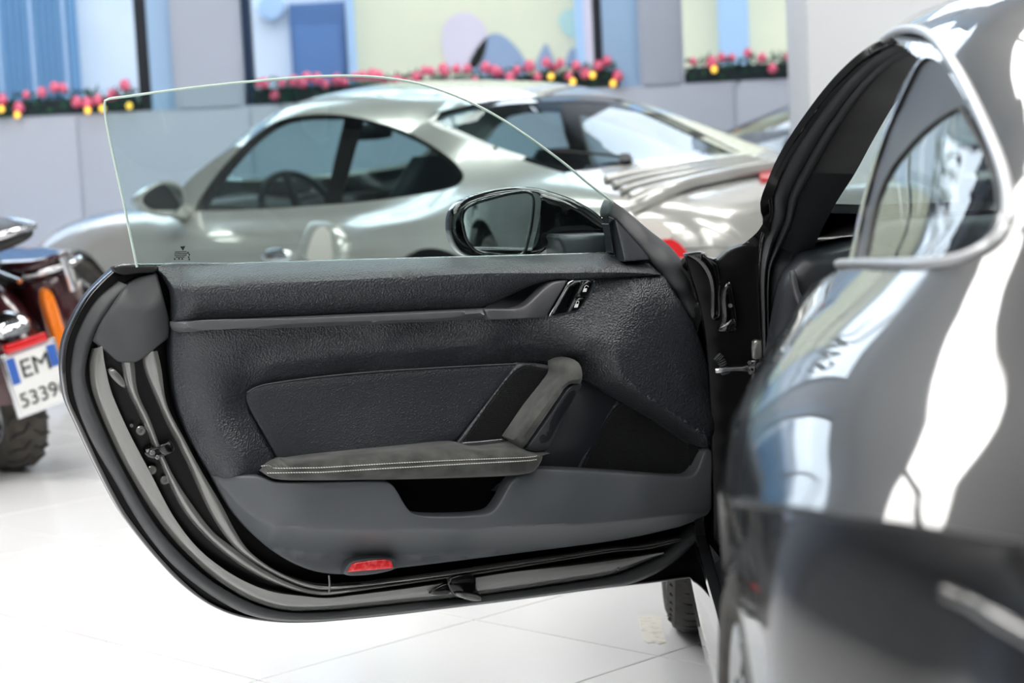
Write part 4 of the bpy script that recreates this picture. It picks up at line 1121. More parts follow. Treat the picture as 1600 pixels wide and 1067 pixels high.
def grow(o, d, ts=0.11):
    """offset an (s, t) outline outwards by d metres"""
    P = o * np.array([1, ts]); t = np.roll(P, -1, 0) - np.roll(P, 1, 0)
    nn = np.column_stack([t[:, 1], -t[:, 0]]); nn /= np.maximum(np.linalg.norm(nn, axis=1), 1e-9)[:, None]
    ar = (P[:, 0] * np.roll(P[:, 1], -1) - np.roll(P[:, 0], -1) * P[:, 1]).sum()
    return (P + nn * (d if ar > 0 else -d)) / np.array([1, ts])
def mirror_st(o): return o * np.array([1, -1])

def wheel(parent_obj, c, axis, fwd, R, wid, rim_r, m_rim, spokes=10, name='wheel', tread=True):
    """tyre, rim and spokes round centre c; axis points out of the car"""
    ax = Vector(axis).normalized(); fw = Vector(fwd)
    h = wid / 2
    prof = [(-h * .86, rim_r), (-h, rim_r + .02), (-h * 1.02, R - .05), (-h * .9, R - .012), (-h * .7, R)]
    ty = prof[:]
    gz = [-.45, -.15, .15, .45]
    for g in gz: ty += [(h * g - .006, R), (h * g - .005, R - .008), (h * g + .005, R - .008), (h * g + .006, R)]
    ty += [(-a, b) for a, b in reversed(prof)]
    V, F = revolve_vf(ty, c, ax, fw, 72)
    w_ = mesh(name, V, F, M['tyre'], parent_obj, auto=30)
    if tread:
        parts = []
        for k in range(60):
            th = 2 * math.pi * k / 60
            bn = ax.cross(fw).normalized()
            d = fw * math.cos(th) + bn * math.sin(th); t = ax.cross(d)
            for a, b in ((-.97, -.12), (.12, .97)):
                p0 = c + ax * (h * a) + d * (R - (.03 if a < 0 else .0004)) + t * (0.01 if a < 0 else -0.01); p1 = c + ax * (h * b) + d * (R - (.03 if b > 0.9 else .0004))
                mid_ = (c + ax * (h * (-.7 if a < 0 else .7)) + d * (R - .0012)); parts.append(tube_vf([p0, mid_, p1] , 0.0036, 5))
        V, F = join(parts); mesh('tread_grooves', V, F, M['rubber_dark'], w_, smooth=False)['kind'] = 'stuff'
    V, F = revolve_vf([(-h * .8, rim_r - .01), (h * .2, rim_r - .03), (h * .9, rim_r - .012), (h * .96, rim_r + .004), (h * .85, rim_r + .012)], c, ax, fw, 64)
    mesh('rim', V, F, m_rim, w_)
    bn = ax.cross(fw).normalized()
    for k in range(spokes):
        parts = []
        for sg in (-0.5, 0.5):
            th = 2 * math.pi * (k + sg * 0.34) / spokes; t0 = 2 * math.pi * (k + sg * 0.12) / spokes
            d1 = fw * math.cos(th) + bn * math.sin(th); d0 = fw * math.cos(t0) + bn * math.sin(t0)
            parts.append(tube_vf([c + ax * (h * .75) + d0 * .05, c + ax * (h * .78) + (d0 + d1).normalized() * (rim_r * .55), c + ax * (h * .86) + d1 * (rim_r - .012)], [.014, .011, .012], 8))
        V, F = join(parts); mesh('spoke', V, F, m_rim, w_)
    V, F = revolve_vf([(h * .5, .075), (h * .78, .07), (h * .86, .05), (h * .88, 0)], c, ax, fw, 32); mesh('hub_cap', V, F, m_rim, w_)
    V, F = revolve_vf([(-h * .1, .17), (h * .02, .17), (h * .02, .06)], c, ax, fw, 40); mesh('brake_disc', V, F, M['satin_metal'], w_)
    return w_
mat('tyre', (44, 43, 41), 0.75, noise=(30, (66, 64, 60), (0.35, 0.75)))
mat('silver_paint', (180, 181, 177), 0.22, metal=0.45, coat=1.0, spec=0.5)
mat('blue_paint', (16, 24, 38), 0.15, coat=1.0)
glass_mat('car_glass', (0.70, 0.82, 0.83), 1.0, ior=1.55)
glass_mat('quarter_glass', (0.60, 0.66, 0.66), 1.0, ior=1.7)
mat('cabin_dark', (34, 37, 41), 0.7)
mat('seat_dark', (42, 46, 50), 0.6)
mat('red_lens', (196, 20, 26), 0.15, coat=1.0, emit=((200, 20, 24), 0.15))
mat('clear_lens', (200, 196, 190), 0.12, coat=1.0)
mat('rim_grey', (150, 152, 154), 0.2, metal=0.9)
mat('rim_dark', (60, 62, 64), 0.25, metal=0.8)
mat('surround_black', (28, 29, 31), 0.42, spec=0.5)
mat('moulding', (196, 198, 200), 0.28, metal=0.6)
# ------------------------------------------------------------------ body of the black coupe
def adj_b(s, T):
    T = T.copy()
    new = {2.45: {2: (.545, 1.085), 3: (.655, 1.012), 4: (.765, .930), 5: (.858, .866), 6: (.918, .775), 7: (.926, .56)},
           2.80: {0: (0, 1.02), 1: (.3, 1.01), 2: (.515, .965), 3: (.645, .918), 4: (.762, .872), 5: (.852, .826), 6: (.906, .762), 7: (.916, .60)},
           3.10: {0: (0, .91), 1: (.3, .90), 2: (.49, .878), 3: (.63, .848), 4: (.735, .818), 5: (.812, .785), 6: (.860, .738), 7: (.878, .60)},
           3.35: {0: (0, .83), 1: (.3, .826), 2: (.47, .812), 3: (.60, .795), 4: (.69, .772), 5: (.752, .745), 6: (.79, .705), 7: (.803, .58)},
           3.50: {0: (0, .75), 1: (.3, .75), 2: (.45, .745), 3: (.58, .735), 4: (.65, .72), 5: (.69, .70), 6: (.71, .665), 7: (.71, .56)},
           3.56: {0: (0, .66), 1: (.25, .66), 2: (.40, .655), 3: (.5, .65), 4: (.56, .64), 5: (.59, .625), 6: (.60, .60), 7: (.60, .53)}}
    for i, a in enumerate(s):
        for k, v in new.items():
            if abs(a - k) < 1e-6:
                for j, p in v.items(): T[i, j] = p
    return T
BB = Body(bc, adj=adj_b)
_sp = sorted([BB.hit(x, y) for x, y in ((1146, 784), (1175, 788), (1200, 791), (1280, 801), (1380, 816), (1500, 836), (1590, 850))])
SP_S = np.array([p[0] for p in _sp]); SP_T = np.array([p[1] for p in _sp])
def seam_px(s): return float(np.interp(s, SP_S, SP_T))
def flank_bottom(B, side, arches, s_from, s_to, t_end=8.0, n=120):
    """lower edge of a flank from s_from to s_to with wheel-arch cut-outs"""
    out = []
    for s in np.linspace(s_from, s_to, n):
        t = t_end
        for s0, z0, r in arches:
            if abs(s - s0) < r:
                z = z0 + math.sqrt(r * r - (s - s0) ** 2)
                t = min(t, B.tz(s, z))
        out.append((s, side * t))
    return out
def seam_t(B, s, s0, z0, s1, z1): return B.tz(s, z0 + (z1 - z0) * (s - s0) / (s1 - s0))
ARCH = [(0.0, 0.33, 0.365), (2.45, 0.345, 0.40)]
SEAM = 2.62
def shell_outline(B, arch=ARCH, seam=SEAM, zs=(0.735, 0.815), sf=None):
    sf = sf or (lambda s: seam_t(B, s, seam, zs[0], B.s[-1], zs[1]))
    L_ = flank_bottom(B, 1, arch, B.s[0] + 0.02, seam)
    for s in np.linspace(seam, B.s[-1] - 0.004, 26)[1:]: L_.append((s, sf(s)))
    te = L_[-1][1]
    back = [(B.s[-1] - 0.004, t) for t in np.linspace(te, -te, 30)[1:-1]]
    R_ = [(a, -b) for a, b in reversed(L_)]
    front = [(B.s[0] + 0.02, t) for t in np.linspace(-8, 8, 40)[1:-1]]
    return np.array(L_ + back + R_ + front)
def bumper_outline(B, side, arch=ARCH, seam=SEAM, zs=(0.735, 0.815), sf=None):
    sf = sf or (lambda s: seam_t(B, s, seam, zs[0], B.s[-1], zs[1]))
    up = [(s, sf(s) + 0.035) for s in np.linspace(seam + 0.012, B.s[-1] - 0.004, 26)]
    lowr = [(s, max(min(8.0, t), 0)) for s, t in flank_bottom(B, 1, arch[1:], seam + 0.012, B.s[-1] - 0.004, n=50)]
    o = up + lowr[::-1]
    return np.array(o) * np.array([1, side])
quarter = BB.outline([(1499, 168), (1499, 168), (1470, 183), (1441, 206), (1413, 236), (1392, 264), (1374, 300), (1363, 332), (1351, 403), (1351, 403), (1440, 404), (1505, 396), (1542, 372), (1558, 335), (1557, 296), (1546, 258), (1525, 212)], step=9)
q_all = BB.outline([(1444, 86), (1458, 84), (1475, 95), (1499, 130), (1525, 175), (1549, 232), (1566, 290), (1568, 335), (1552, 374), (1510, 402), (1440, 410), (1328, 412), (1328, 412), (1348, 320), (1374, 232), (1400, 168)], step=9)
op = [(0.60, 7.6), (0.585, 6.0), (0.60, 4.6), (0.62, 4.1), (0.66, 3.2), (0.75, 2.5), (0.92, 2.28), (1.20, 2.24), (1.50, 2.22), (1.70, 2.24)]
qf = sorted([tuple(p) for p in q_all], key=lambda p: p[0])[:1][0]
edge_q = [BB.hit(x, y) for x, y in ((1440, 92), (1400, 165), (1374, 230), (1348, 318), (1326, 412))]
op2 = [(a - 0.012, b) for a, b in edge_q]
opening = np.array(list(spl([(a, b * .11) for a, b in op], n=46)) + list(spl([(a, b * .11) for a, b in op2], n=20)) + list(spl([(a, b * .11) for a, b in [(op2[-1][0] - 0.005, 4.1), (1.83, 4.8), (1.84, 5.6), (1.80, 6.6), (1.70, 7.3), (1.55, 7.55), (1.2, 7.62), (0.9, 7.62), (0.63, 7.6)]], n=30))) / np.array([1, .11])
ws = np.array([(a, b / .11) for a, b in spl([(a, b * .11) for a, b in [(0.56, 0), (0.58, 1.0), (0.66, 1.72), (0.78, 1.80), (1.0, 1.80), (1.2, 1.72), (1.27, 1.3), (1.29, 0), (1.27, -1.3), (1.2, -1.72), (1.0, -1.80), (0.78, -1.80), (0.66, -1.72), (0.58, -1.0)]], n=90, closed=True)])
rw = np.array([(a, b / .11) for a, b in spl([(a, b * .11) for a, b in [(2.10, 0), (2.12, 1.3), (2.2, 1.68), (2.5, 1.66), (2.72, 1.55), (2.78, 1.2), (2.80, 0), (2.78, -1.2), (2.72, -1.55), (2.5, -1.66), (2.2, -1.68), (2.12, -1.3)]], n=90, closed=True)])
rdw = np.array([(a, b / .11) for a, b in spl([(a, b * .11) for a, b in [(0.74, -3.85), (0.74, -3.85), (0.80, -3.0), (0.95, -2.45), (1.2, -2.3), (1.6, -2.28), (1.74, -2.3), (1.74, -2.3), (1.72, -3.9), (1.72, -3.9), (1.2, -3.92)]], n=70, closed=True)])
rqw = mirror_st(quarter)
so = shell_outline(BB, sf=seam_px)
shell = BB.patch('body_shell', so, M['black_paint'], car, holes=[opening, grow(q_all, -0.004), ws, rw, rdw, rqw], step=0.045, rim=0.018)
def tuck(p, s_):                          # the bumper drops almost plumb below its seam
    q = BB.local(np.array([s_]), np.array([seam_px(s_)]))[0]; k = min(max((s_ - 2.55) / 0.2, 0), 1)
    a = abs(p[1]); dz = max(q[2] - p[2], 0)
    y2 = q[1] + 0.22 * (a - q[1]) + 0.03 * (1 - math.exp(-dz / 0.05)) - 0.10 * max(dz - 0.12, 0)
    return (p[0], math.copysign(a + k * (min(y2, a) - a), p[1]), p[2])
for sd in (1, -1):
    BB.patch('rear_bumper', bumper_outline(BB, sd, sf=seam_px), M['black_paint'], car, step=0.04, rim=0.012, warp=tuck)
BB.cap('rear_panel', BB.s[-1] - 0.004, M['black_paint'], car)
BB.cap('nose_panel', BB.s[0] + 0.02, M['black_paint'], car)
# quarter window: pillar cover strip, gasket, pane, bright moulding
BB.patch('window_surround', q_all, M['surround_black'], car, holes=[quarter], step=0.03, off=-0.004)
BB.patch('quarter_pane', grow(quarter, 0.004), M['quarter_glass'], car, step=0.04, off=-0.003)
BB.line('gasket', [tuple(p) for p in quarter[::2]], 0.0032, M['rubber_dark'], car, off=-0.002, n=90, closed=True)
mould = [BB.hit(x, y) for x, y in ((1384, 62), (1402, 50), (1424, 46), (1444, 50), (1466, 66), (1492, 104), (1518, 150), (1545, 208), (1566, 262), (1576, 310), (1572, 350), (1550, 382), (1508, 404), (1440, 413), (1380, 414), (1312, 414))]
BB.line('window_moulding', mould, 0.0058, M['moulding'], car, off=0.001, n=120, seg=10)
for nm, o in (('windscreen', ws), ('rear_window', rw), ('side_window', rdw), ('quarter_pane', rqw)):
    BB.patch(nm, grow(o, 0.004), M['car_glass'], car, step=0.08, off=-0.004)
# seam, bumper details
BB.line('seam_lip', [BB.hit(x, y) for x, y in ((1146, 784), (1200, 791), (1280, 801), (1380, 816), (1500, 836), (1600, 852))], 0.004, M['rubber_dark'], car, off=-0.002, n=60)
cr_ = [BB.hit(x, y) for x, y in ((1400, 930), (1425, 950), (1470, 972), (1540, 1004), (1610, 1044), (1660, 1070))]
cr_ = spl([(u_, v_ * .11) for u_, v_ in cr_], n=40)
tube('bumper_crease', [bc(*tuck(p, p[0])) for p in BB.local(cr_[:, 0], cr_[:, 1] / .11)], 0.006, M['black_paint'], car, 8)
BB.patch('bumper_vent', BB.outline([(1556, 866), (1580, 862), (1612, 866), (1640, 900), (1640, 950), (1600, 940), (1570, 905)], step=12), M['deep_black'], car, step=0.04, rim=0.006, warp=lambda p, s_: (lambda q: (q[0], q[1] + 0.004, q[2]))(tuck(p, s_)))
for sd in (1, -1):
    o = np.array([(3.24, 5.0), (3.40, 4.2), (3.455, 2.5), (3.458, 0.05), (3.43, 0.05), (3.42, 2.5), (3.34, 4.4), (3.24, 5.6)]) * np.array([1, sd])
    BB.patch('tail_light', np.array([(a, b / .11) for a, b in spl([(a, b * .11) for a, b in o], n=60, closed=True)]), M['red_lens'], car, step=0.04, off=0.004, rim=0.01)
    hd = np.array([(-0.30 + 0.20 * math.cos(th), sd * (4.15 + 1.05 * math.sin(th))) for th in np.linspace(0, 2 * math.pi, 40)[:-1]]) + np.array([-0.18, 0])
    BB.patch('headlight', hd, M['clear_lens'], car, step=0.04, off=0.004, rim=0.01)
V, F = [], []
# wheels
fw3 = BC_F
for s0, yy, R, wd_, rr, nm in ((0.0, 0.775, 0.335, 0.245, 0.25, 'f'), (2.45, 0.765, 0.352, 0.30, 0.265, 'r')):
    for sd in (1, -1):
        wheel(car, bc(s0, sd * yy, R), BC_L * sd, fw3, R, wd_, rr, M['rim_grey'] if nm == 'r' else M['rim_dark'], 10)
# inner wheel housings and floor pan
def bbox_car(name, s0, s1, y0, y1, z0, z1, m, bev=0.01): return box(name, (s0, y0, z0), (s1, y1, z1), m, car, bev=bev, xf=bc)
bbox_car('floor_pan', 0.45, 2.0, -0.80, 0.80, 0.16, 0.22, M['cabin_dark'])
bbox_car('floor_pan', 2.86, 3.35, -0.72, 0.72, 0.24, 0.32, M['cabin_dark'])
bbox_car('bulkhead', 0.42, 0.47, -0.60, 0.60, 0.22, 0.84, M['cabin_dark'])
bbox_car('bulkhead', 1.98, 2.04, -0.56, 0.56, 0.2, 0.86, M['cabin_dark'])
bbox_car('parcel_shelf', 2.0, 2.75, -0.62, 0.62, 0.84, 0.88, M['cabin_dark'])
# sill
V, F = [], []
ss = np.linspace(0.40, 2.04, 24)
prof = [(.868, .26), (.868, .20), (.845, .16), (.79, .155), (.72, .19), (.70, .28), (.72, .33), (.80, .335), (.85, .31)]
for s in ss:
    for y, z in prof: V.append(bc(s, y, z))
n = len(prof)
for i in range(len(ss) - 1):
    for k in range(n): F.append((i * n + k, i * n + (k + 1) % n, (i + 1) * n + (k + 1) % n, (i + 1) * n + k))
F += [tuple(range(n)), tuple((len(ss) - 1) * n + k for k in range(n))[::-1]]
mesh('sill', V, F, M['gloss_black'], car, auto=40)
# hinge post facing the open door
def hp(px, py, s): 
    d = unproj(px, py); o = bc(s, 0, 0); t = (o - CAM_P).dot(BC_F) / d.dot(BC_F); return CAM_P + d * t
def hpanel(name, px, s, m, dep=0.02, edge=0.004, step=0.03):
    P = spl(px, step=7, closed=True); q = [hp(x, y, s) for x, y in P]
    o = np.array([((p - BC_O).dot(BC_L), p.z) for p in q])
    Q, F, Dd, lo = tri2d(o, (), step, rings_for(edge))
    e = eround(Dd, edge) if edge else np.zeros(len(Q))
    V = [bc(s - k, a, b) for (a, b), k in zip(Q, e)]
    FF = [tuple(f) for f in F]
    if (V[FF[0][1]] - V[FF[0][0]]).cross(V[FF[0][2]] - V[FF[0][0]]).dot(BC_F) > 0: FF = [f[::-1] for f in FF]
    l = lo[0]; k = len(V); V += [V[i] + BC_F * dep for i in l]; n = len(l)
    FF += [(l[i], l[(i + 1) % n], k + (i + 1) % n, k + i) for i in range(n)]
    return mesh(name, V, FF, m, car, auto=40)
hpanel('hinge_post', [(1070, 400), (1070, 400), (1122, 406), (1122, 406), (1138, 392), (1160, 384), (1200, 376), (1200, 376), (1228, 372), (1228, 372), (1240, 640), (1240, 640), (1190, 900), (1190, 900), (1116, 900), (1116, 900), (1112, 700), (1098, 500)], 0.625, M['post_black'], dep=0.05)
hpanel('fender_edge', [(1068, 397), (1068, 397), (1100, 394), (1108, 402), (1120, 404), (1120, 404), (1126, 440), (1124, 500), (1112, 500), (1108, 440), (1092, 412)], 0.64, M['gloss_black'], dep=0.02)
hpanel('hinge_plate', [(1128, 455), (1140, 440), (1148, 470), (1150, 518), (1122, 516), (1128, 500)], 0.66, M['gloss_black'], dep=0.02)
hpanel('hinge_plate', [(1134, 506), (1149, 497), (1149, 516), (1120, 517)], 0.665, M['gloss_black'], dep=0.01)
hpanel('post_plate', [(1176, 534), (1182, 531), (1193, 536), (1194, 560), (1194, 608), (1178, 606), (1176, 570)], 0.66, M['jamb_sheen_grey'], dep=0.02)
hpanel('check_strap', [(1118, 577), (1160, 573), (1172, 570), (1172, 580), (1150, 580), (1118, 583)], 0.69, M['satin_metal'], dep=0.012, edge=0.002)
hpanel('strap_bracket', [(1170, 566), (1184, 561), (1195, 562), (1195, 580), (1182, 584), (1170, 580)], 0.70, M['gloss_black'], dep=0.02)
for x, y, r, s in ((1187, 572, 0.0075, 0.705), (1141, 477, 0.004, 0.67), (1172, 581, 0.004, 0.705), (1171, 566, 0.004, 0.705)):
    V, F = revolve_vf([(0, r), (0.006, r), (0.006, r * .55), (0.002, r * .5), (0.002, 0)], hp(x, y, s), -BC_F, (0, 0, 1), 12); mesh('bolt', V, F, M['satin_metal'], car)
# cable bellows
P = [hp(x, y, 0.66) for x, y in ((1120, 556), (1126, 562), (1131, 572), (1134, 585))]
P = [P[0].lerp(P[1], k / 6) for k in range(6)] + [P[1].lerp(P[2], k / 6) for k in range(6)] + [P[2].lerp(P[3], k / 6) for k in range(7)]
tube('cable_bellows', P, [0.009 if k % 2 else 0.0065 for k in range(len(P))], M['rubber'], car)

# pillar: weather strips and lining along the door opening
def opw(s_, t_): return BB.world(np.array([s_]), np.array([t_]), np.array([-0.010]))[0]
PB = [(opw(1.86, 2.34), hp(1478, 96, 1.80)), (opw(1.70, 2.25), hp(1456, 106, 1.66)), (opw(1.5, 2.23), hp(1435, 122, 1.46)), (opw(1.35, 2.235), hp(1412, 146, 1.31)), (opw(1.2, 2.245), hp(1392, 174, 1.16)), (opw(1.05, 2.26), hp(1363, 224, 1.01)),
      (opw(.92, 2.29), hp(1338, 270, .88)), (opw(.80, 2.45), hp(1306, 320, .77)), (opw(.71, 2.85), hp(1283, 364, .68)), (opw(.645, 3.6), hp(1264, 402, .64)), (hp(1184, 424, .66), hp(1230, 416, .68)), (hp(1187, 500, .66), hp(1219, 480, .68)), (hp(1190, 570, .66), hp(1216, 525, .68)), (hp(1196, 640, .66), hp(1210, 640, .68))]
PBS = spl([tuple(a) + tuple(b) for a, b in PB], n=80)
def pillar_band(name, f0, f1, m, lift, rows=6, base=0.0, cut=(0.0, 1.0), dep=0.03):
    n = len(PBS); rows_ = PBS[int(cut[0] * n):int(cut[1] * n)]
    V, F = [], []; n = len(rows_); R_ = rows + 3
    for r in rows_:
        a, b = Vector(r[:3]), Vector(r[3:])
        q = [a.lerp(b, f0 + (f1 - f0) * k / rows) - BC_F * (base + lift * math.sin(math.pi * k / rows)) for k in range(rows + 1)]
        V.append(q[0] + BC_F * dep); V += q; V.append(q[-1] + BC_F * dep)
    for i in range(n - 1):
        for k in range(R_ - 1): F.append((i * R_ + k, i * R_ + k + 1, (i + 1) * R_ + k + 1, (i + 1) * R_ + k))
    return mesh(name, V, F, m, car, auto=50)
pillar_band('door_gutter', 0.0, 0.10, M['gloss_black'], 0.004)
pillar_band('door_seal', 0.10, 0.30, M['rubber'], 0.022)
pillar_band('door_seal', 0.31, 0.44, M['rubber'], 0.018)
pillar_band('pillar_lining', 0.42, 1.0, M['headliner'], 0.006, base=-0.012, cut=(0.0, 0.66))
pillar_band('post_lining', 0.42, 1.0, M['cabin_dark'], 0.006, base=-0.011, cut=(0.6, 1.0))

# dashboard, seats, lining
hpanel('dashboard_end', [(1246, 420), (1262, 404), (1300, 396), (1345, 386), (1420, 380), (1420, 380), (1430, 640), (1216, 640), (1219, 480), (1230, 440)], 0.80, M['leather_plain'], dep=0.28, edge=0.02)
hpanel('dashboard_trim', [(1236, 424), (1242, 422), (1250, 455), (1256, 472), (1250, 478), (1240, 455)], 0.83, M['trim_grey'], dep=0.02, edge=0.004)
bbox_car('dashboard', 0.52, 0.80, -0.62, 0.55, 0.62, 0.90, M['leather_plain'], bev=0.05)
def seat(parent, fr, yc, m):
    def X(s, y, z): return fr(s, yc + y, z)
    V, F = [], []
    st = []
    for k in range(15):
        t = k / 14
        s = 1.62 + 0.27 * t; z = 0.40 + 0.62 * t
        w = (0.25 - 0.02 * t if t < 0.62 else 0.235 * (1 - (t - 0.62) / 0.38 * 0.52)); d = 0.07 - 0.03 * t
        ring = []
        for j in range(20):
            th = 2 * math.pi * j / 20
            cy = math.copysign(abs(math.cos(th)) ** 0.6, math.cos(th)); cz = math.copysign(abs(math.sin(th)) ** 0.7, math.sin(th))
            ring.append(X(s + d * cz - 0.035 * abs(cy) ** 2 * (1 if cz < 0.2 else 0.3), w * cy, z))
        V += ring
    n = 20
    for i in range(14):
        for j in range(n): F.append((i * n + j, i * n + (j + 1) % n, (i + 1) * n + (j + 1) % n, (i + 1) * n + j))
    F += [tuple(range(n)), tuple(14 * n + j for j in range(n))[::-1]]
    b = mesh('seat', V, F, m, parent, auto=60)
    box('seat_cushion', (1.12, yc - 0.24, 0.26), (1.68, yc + 0.24, 0.42), m, b, bev=0.05, xf=fr)
    return b
seat(car, bc, 0.36, M['seat_dark']); seat(car, bc, -0.36, M['seat_dark'])
# roof lining, pillar cover inside
lin_o = np.array([(s, t) for s, t in [(1.30, -1.7), (1.30, 0), (1.30, 1.7), (1.7, 2.0), (2.06, 1.8), (2.08, 0), (2.06, -1.8), (1.7, -2.0)]])
BB.patch('roof_lining', np.array([(a, b / .11) for a, b in spl([(a, b * .11) for a, b in lin_o], n=60, closed=True)]), M['headliner'], car, step=0.08, off=-0.035, rim=0.004)
c = bc(1.30, 0, 1.16)
# ------------------------------------------------------------------ silver coupe in the middle distance
h_ = math.radians(134)
SF = Vector((math.cos(h_), math.sin(h_), 0)); SL = Vector((-SF.y, SF.x, 0)); SO = Vector((-1.3, 9.3, 0))
def sc(s, y, z): return SO - SF * s + SL * y + Vector((0, 0, z))
scar = empty('silver_coupe', SO)
tag(scar, 'silver coupe with louvred rear lid parked behind the open black door', 'car')
def adj_s(s, T):
    T = T.copy()
    k = np.clip((s - 0.35) / 0.3, 0, 1) * np.clip((2.7 - s) / 0.5, 0, 1)
    T[:, 4, 1] -= 0.062 * k; T[:, 3, 1] -= 0.03 * k; T[:, 5, 1] -= 0.05 * k; T[:, 4, 0] += 0.012 * k
    dz = np.interp(s, [0.4, 0.6, 0.9, 1.2, 1.5, 1.8], [0, 0.035, 0.075, 0.075, 0.028, 0])
    for i_, f_ in ((0, 1), (1, 1), (2, 1), (3, 0.55)): T[:, i_, 1] += dz * f_
    k2 = np.clip((s - 0.7) / 0.3, 0, 1) * np.clip((2.5 - s) / 0.4, 0, 1)
    T[:, 2, 0] -= 0.02 * k2
    return T
BS = Body(sc, wid=0.955, adj=adj_s)
BS.make_bvh()
dlo = [(302, 330), (302, 330), (313, 308), (345, 264), (390, 218), (430, 190), (470, 180), (520, 178), (580, 188), (640, 208), (690, 237), (715, 258), (725, 276), (715, 290), (690, 298), (640, 306), (560, 316), (480, 322), (400, 327)]
dwin = [(322, 326), (322, 326), (335, 304), (362, 267), (402, 224), (440, 197), (475, 188), (536, 186), (536, 186), (505, 317), (505, 317), (430, 323)]
qwin = [(566, 190), (566, 190), (610, 203), (655, 223), (692, 246), (710, 262), (716, 276), (706, 287), (680, 294), (620, 304), (532, 313), (532, 313)]
L_dlo, L_dw, L_qw = BS.outline(dlo, step=8), BS.outline(dwin, step=8), BS.outline(qwin, step=8)
rgl = BS.outline([(668, 188), (678, 178), (720, 166), (770, 157), (840, 151), (920, 150), (972, 155), (1020, 172), (1090, 204), (1158, 238), (1158, 238), (1060, 248), (960, 259), (882, 270), (882, 270), (830, 255), (770, 235), (715, 212)], step=8)
rin = BS.outline([(684, 189), (700, 180), (775, 164), (845, 158), (920, 157), (966, 162), (1010, 177), (1080, 209), (1138, 235), (1138, 235), (1050, 243), (950, 253), (885, 262), (885, 262), (830, 246), (772, 227), (718, 204)], step=8)
wsS = np.array([(a, b / .11) for a, b in spl([(a, b * .11) for a, b in [(0.56, 0), (0.58, 1.0), (0.66, 1.72), (0.78, 1.80), (1.0, 1.80), (1.2, 1.72), (1.27, 1.3), (1.29, 0), (1.27, -1.3), (1.2, -1.72), (1.0, -1.80), (0.78, -1.80), (0.66, -1.72), (0.58, -1.0)]], n=80, closed=True)])
ARS = [(0.0, 0.32, 0.355), (2.40, 0.33, 0.375)]
soS = shell_outline(BS, ARS, 2.58, (0.69, 0.70))
BS.patch('body_shell', soS, M['silver_paint'], scar, holes=[L_dlo, rgl, wsS, mirror_st(L_dw), mirror_st(L_qw)], step=0.055, rim=0.02)
for sd in (1, -1):
    BS.patch('rear_bumper', bumper_outline(BS, sd, ARS, 2.58, (0.69, 0.70)), M['silver_paint'], scar, step=0.06, rim=0.012)
BS.cap('rear_panel', BS.s[-1] - 0.004, M['silver_paint'], scar)
BS.cap('nose_panel', BS.s[0] + 0.02, M['silver_paint'], scar)
BS.patch('window_frame', grow(L_dlo, 0.004), M['gloss_black'], scar, holes=[L_dw, L_qw], step=0.05, off=-0.006)
for nm, o in (('side_window', L_dw), ('quarter_pane', L_qw), ('windscreen', wsS), ('side_window', mirror_st(L_dw)), ('quarter_pane', mirror_st(L_qw))):
    BS.patch(nm, grow(o, 0.004), M['car_glass'], scar, step=0.09, off=-0.008)
BS.patch('rear_window_frame', grow(rgl, 0.002), M['gloss_black'], scar, holes=[rin], step=0.06, off=-0.003)
BS.patch('rear_window', grow(rin, 0.006), M['car_glass'], scar, step=0.09, off=-0.006)
# louvred lid, spoiler lip, lights, wiper
for k in range(5):
    P = [(946 + 13 * k, 283 + 9 * k), (995 + 15 * k, 272 + 7 * k), (1052 + 16 * k, 264 + 5 * k), (1115 + 15 * k, 256 + 4.4 * k), (1170 + 14 * k, 249 + 3.6 * k)]
    BS.line('louvre', [BS.hit(x, y) for x, y in P], 0.016, M['silver_paint'], scar, off=0.004, n=40, seg=8)
    BS.line('louvre_gap', [BS.hit(x, y + 4.5) for x, y in P], 0.006, M['cabin_dark'], scar, off=0.001, n=40, seg=6)
BS.line('spoiler_lip', [BS.hit(x, y) for x, y in ((985, 329), (1010, 319), (1045, 304), (1085, 291), (1130, 281), (1190, 270), (1250, 261), (1300, 262))], 0.026, M['silver_paint'], scar, off=0.012, n=60, seg=10)
BS.patch('brake_light', BS.outline([(1186, 274), (1226, 269), (1228, 277), (1188, 283)], step=5), M['red_lens'], scar, step=0.03, off=0.012, rim=0.012)
BS.patch('tail_light', BS.outline([(1022, 378), (1050, 374), (1066, 384), (1074, 400), (1040, 402), (1024, 396)], step=6), M['red_lens'], scar, step=0.03, off=0.006, rim=0.01)
BS.patch('indicator_lens', BS.outline([(1000, 350), (1038, 350), (1052, 370), (1022, 376), (1002, 372)], step=6), M['clear_lens'], scar, step=0.03, off=0.006, rim=0.01)
wp = [BS.hit(x, y) for x, y in ((868, 241), (900, 243), (940, 246), (974, 250))]
BS.line('wiper', wp, 0.005, M['rubber_dark'], scar, off=0.012, n=30)
BS.patch('wiper_pivot', BS.outline([(968, 248), (984, 247), (987, 255), (970, 257)], step=5), M['rubber_dark'], scar, step=0.03, off=0.016, rim=0.02)
# door handle, side intake, seams
BS.patch('side_intake_frame', BS.outline([(472, 402), (478, 372), (490, 352), (508, 347), (530, 352), (540, 372), (540, 408)], step=6), M['silver_paint'], scar, step=0.03, off=0.03, edge=0.03, rim=0.03, holes=[])
BS.patch('side_intake', BS.outline([(492, 405), (496, 380), (506, 364), (518, 362), (526, 374), (526, 408)], step=6), M['clear_lens'], scar, step=0.03, off=0.034, rim=0.01)
BS.patch('door_handle', BS.outline([(412, 402), (420, 392), (445, 388), (458, 396), (455, 408), (425, 410)], step=5), M['chrome'], scar, step=0.02, off=0.03, edge=0.018, rim=0.03)
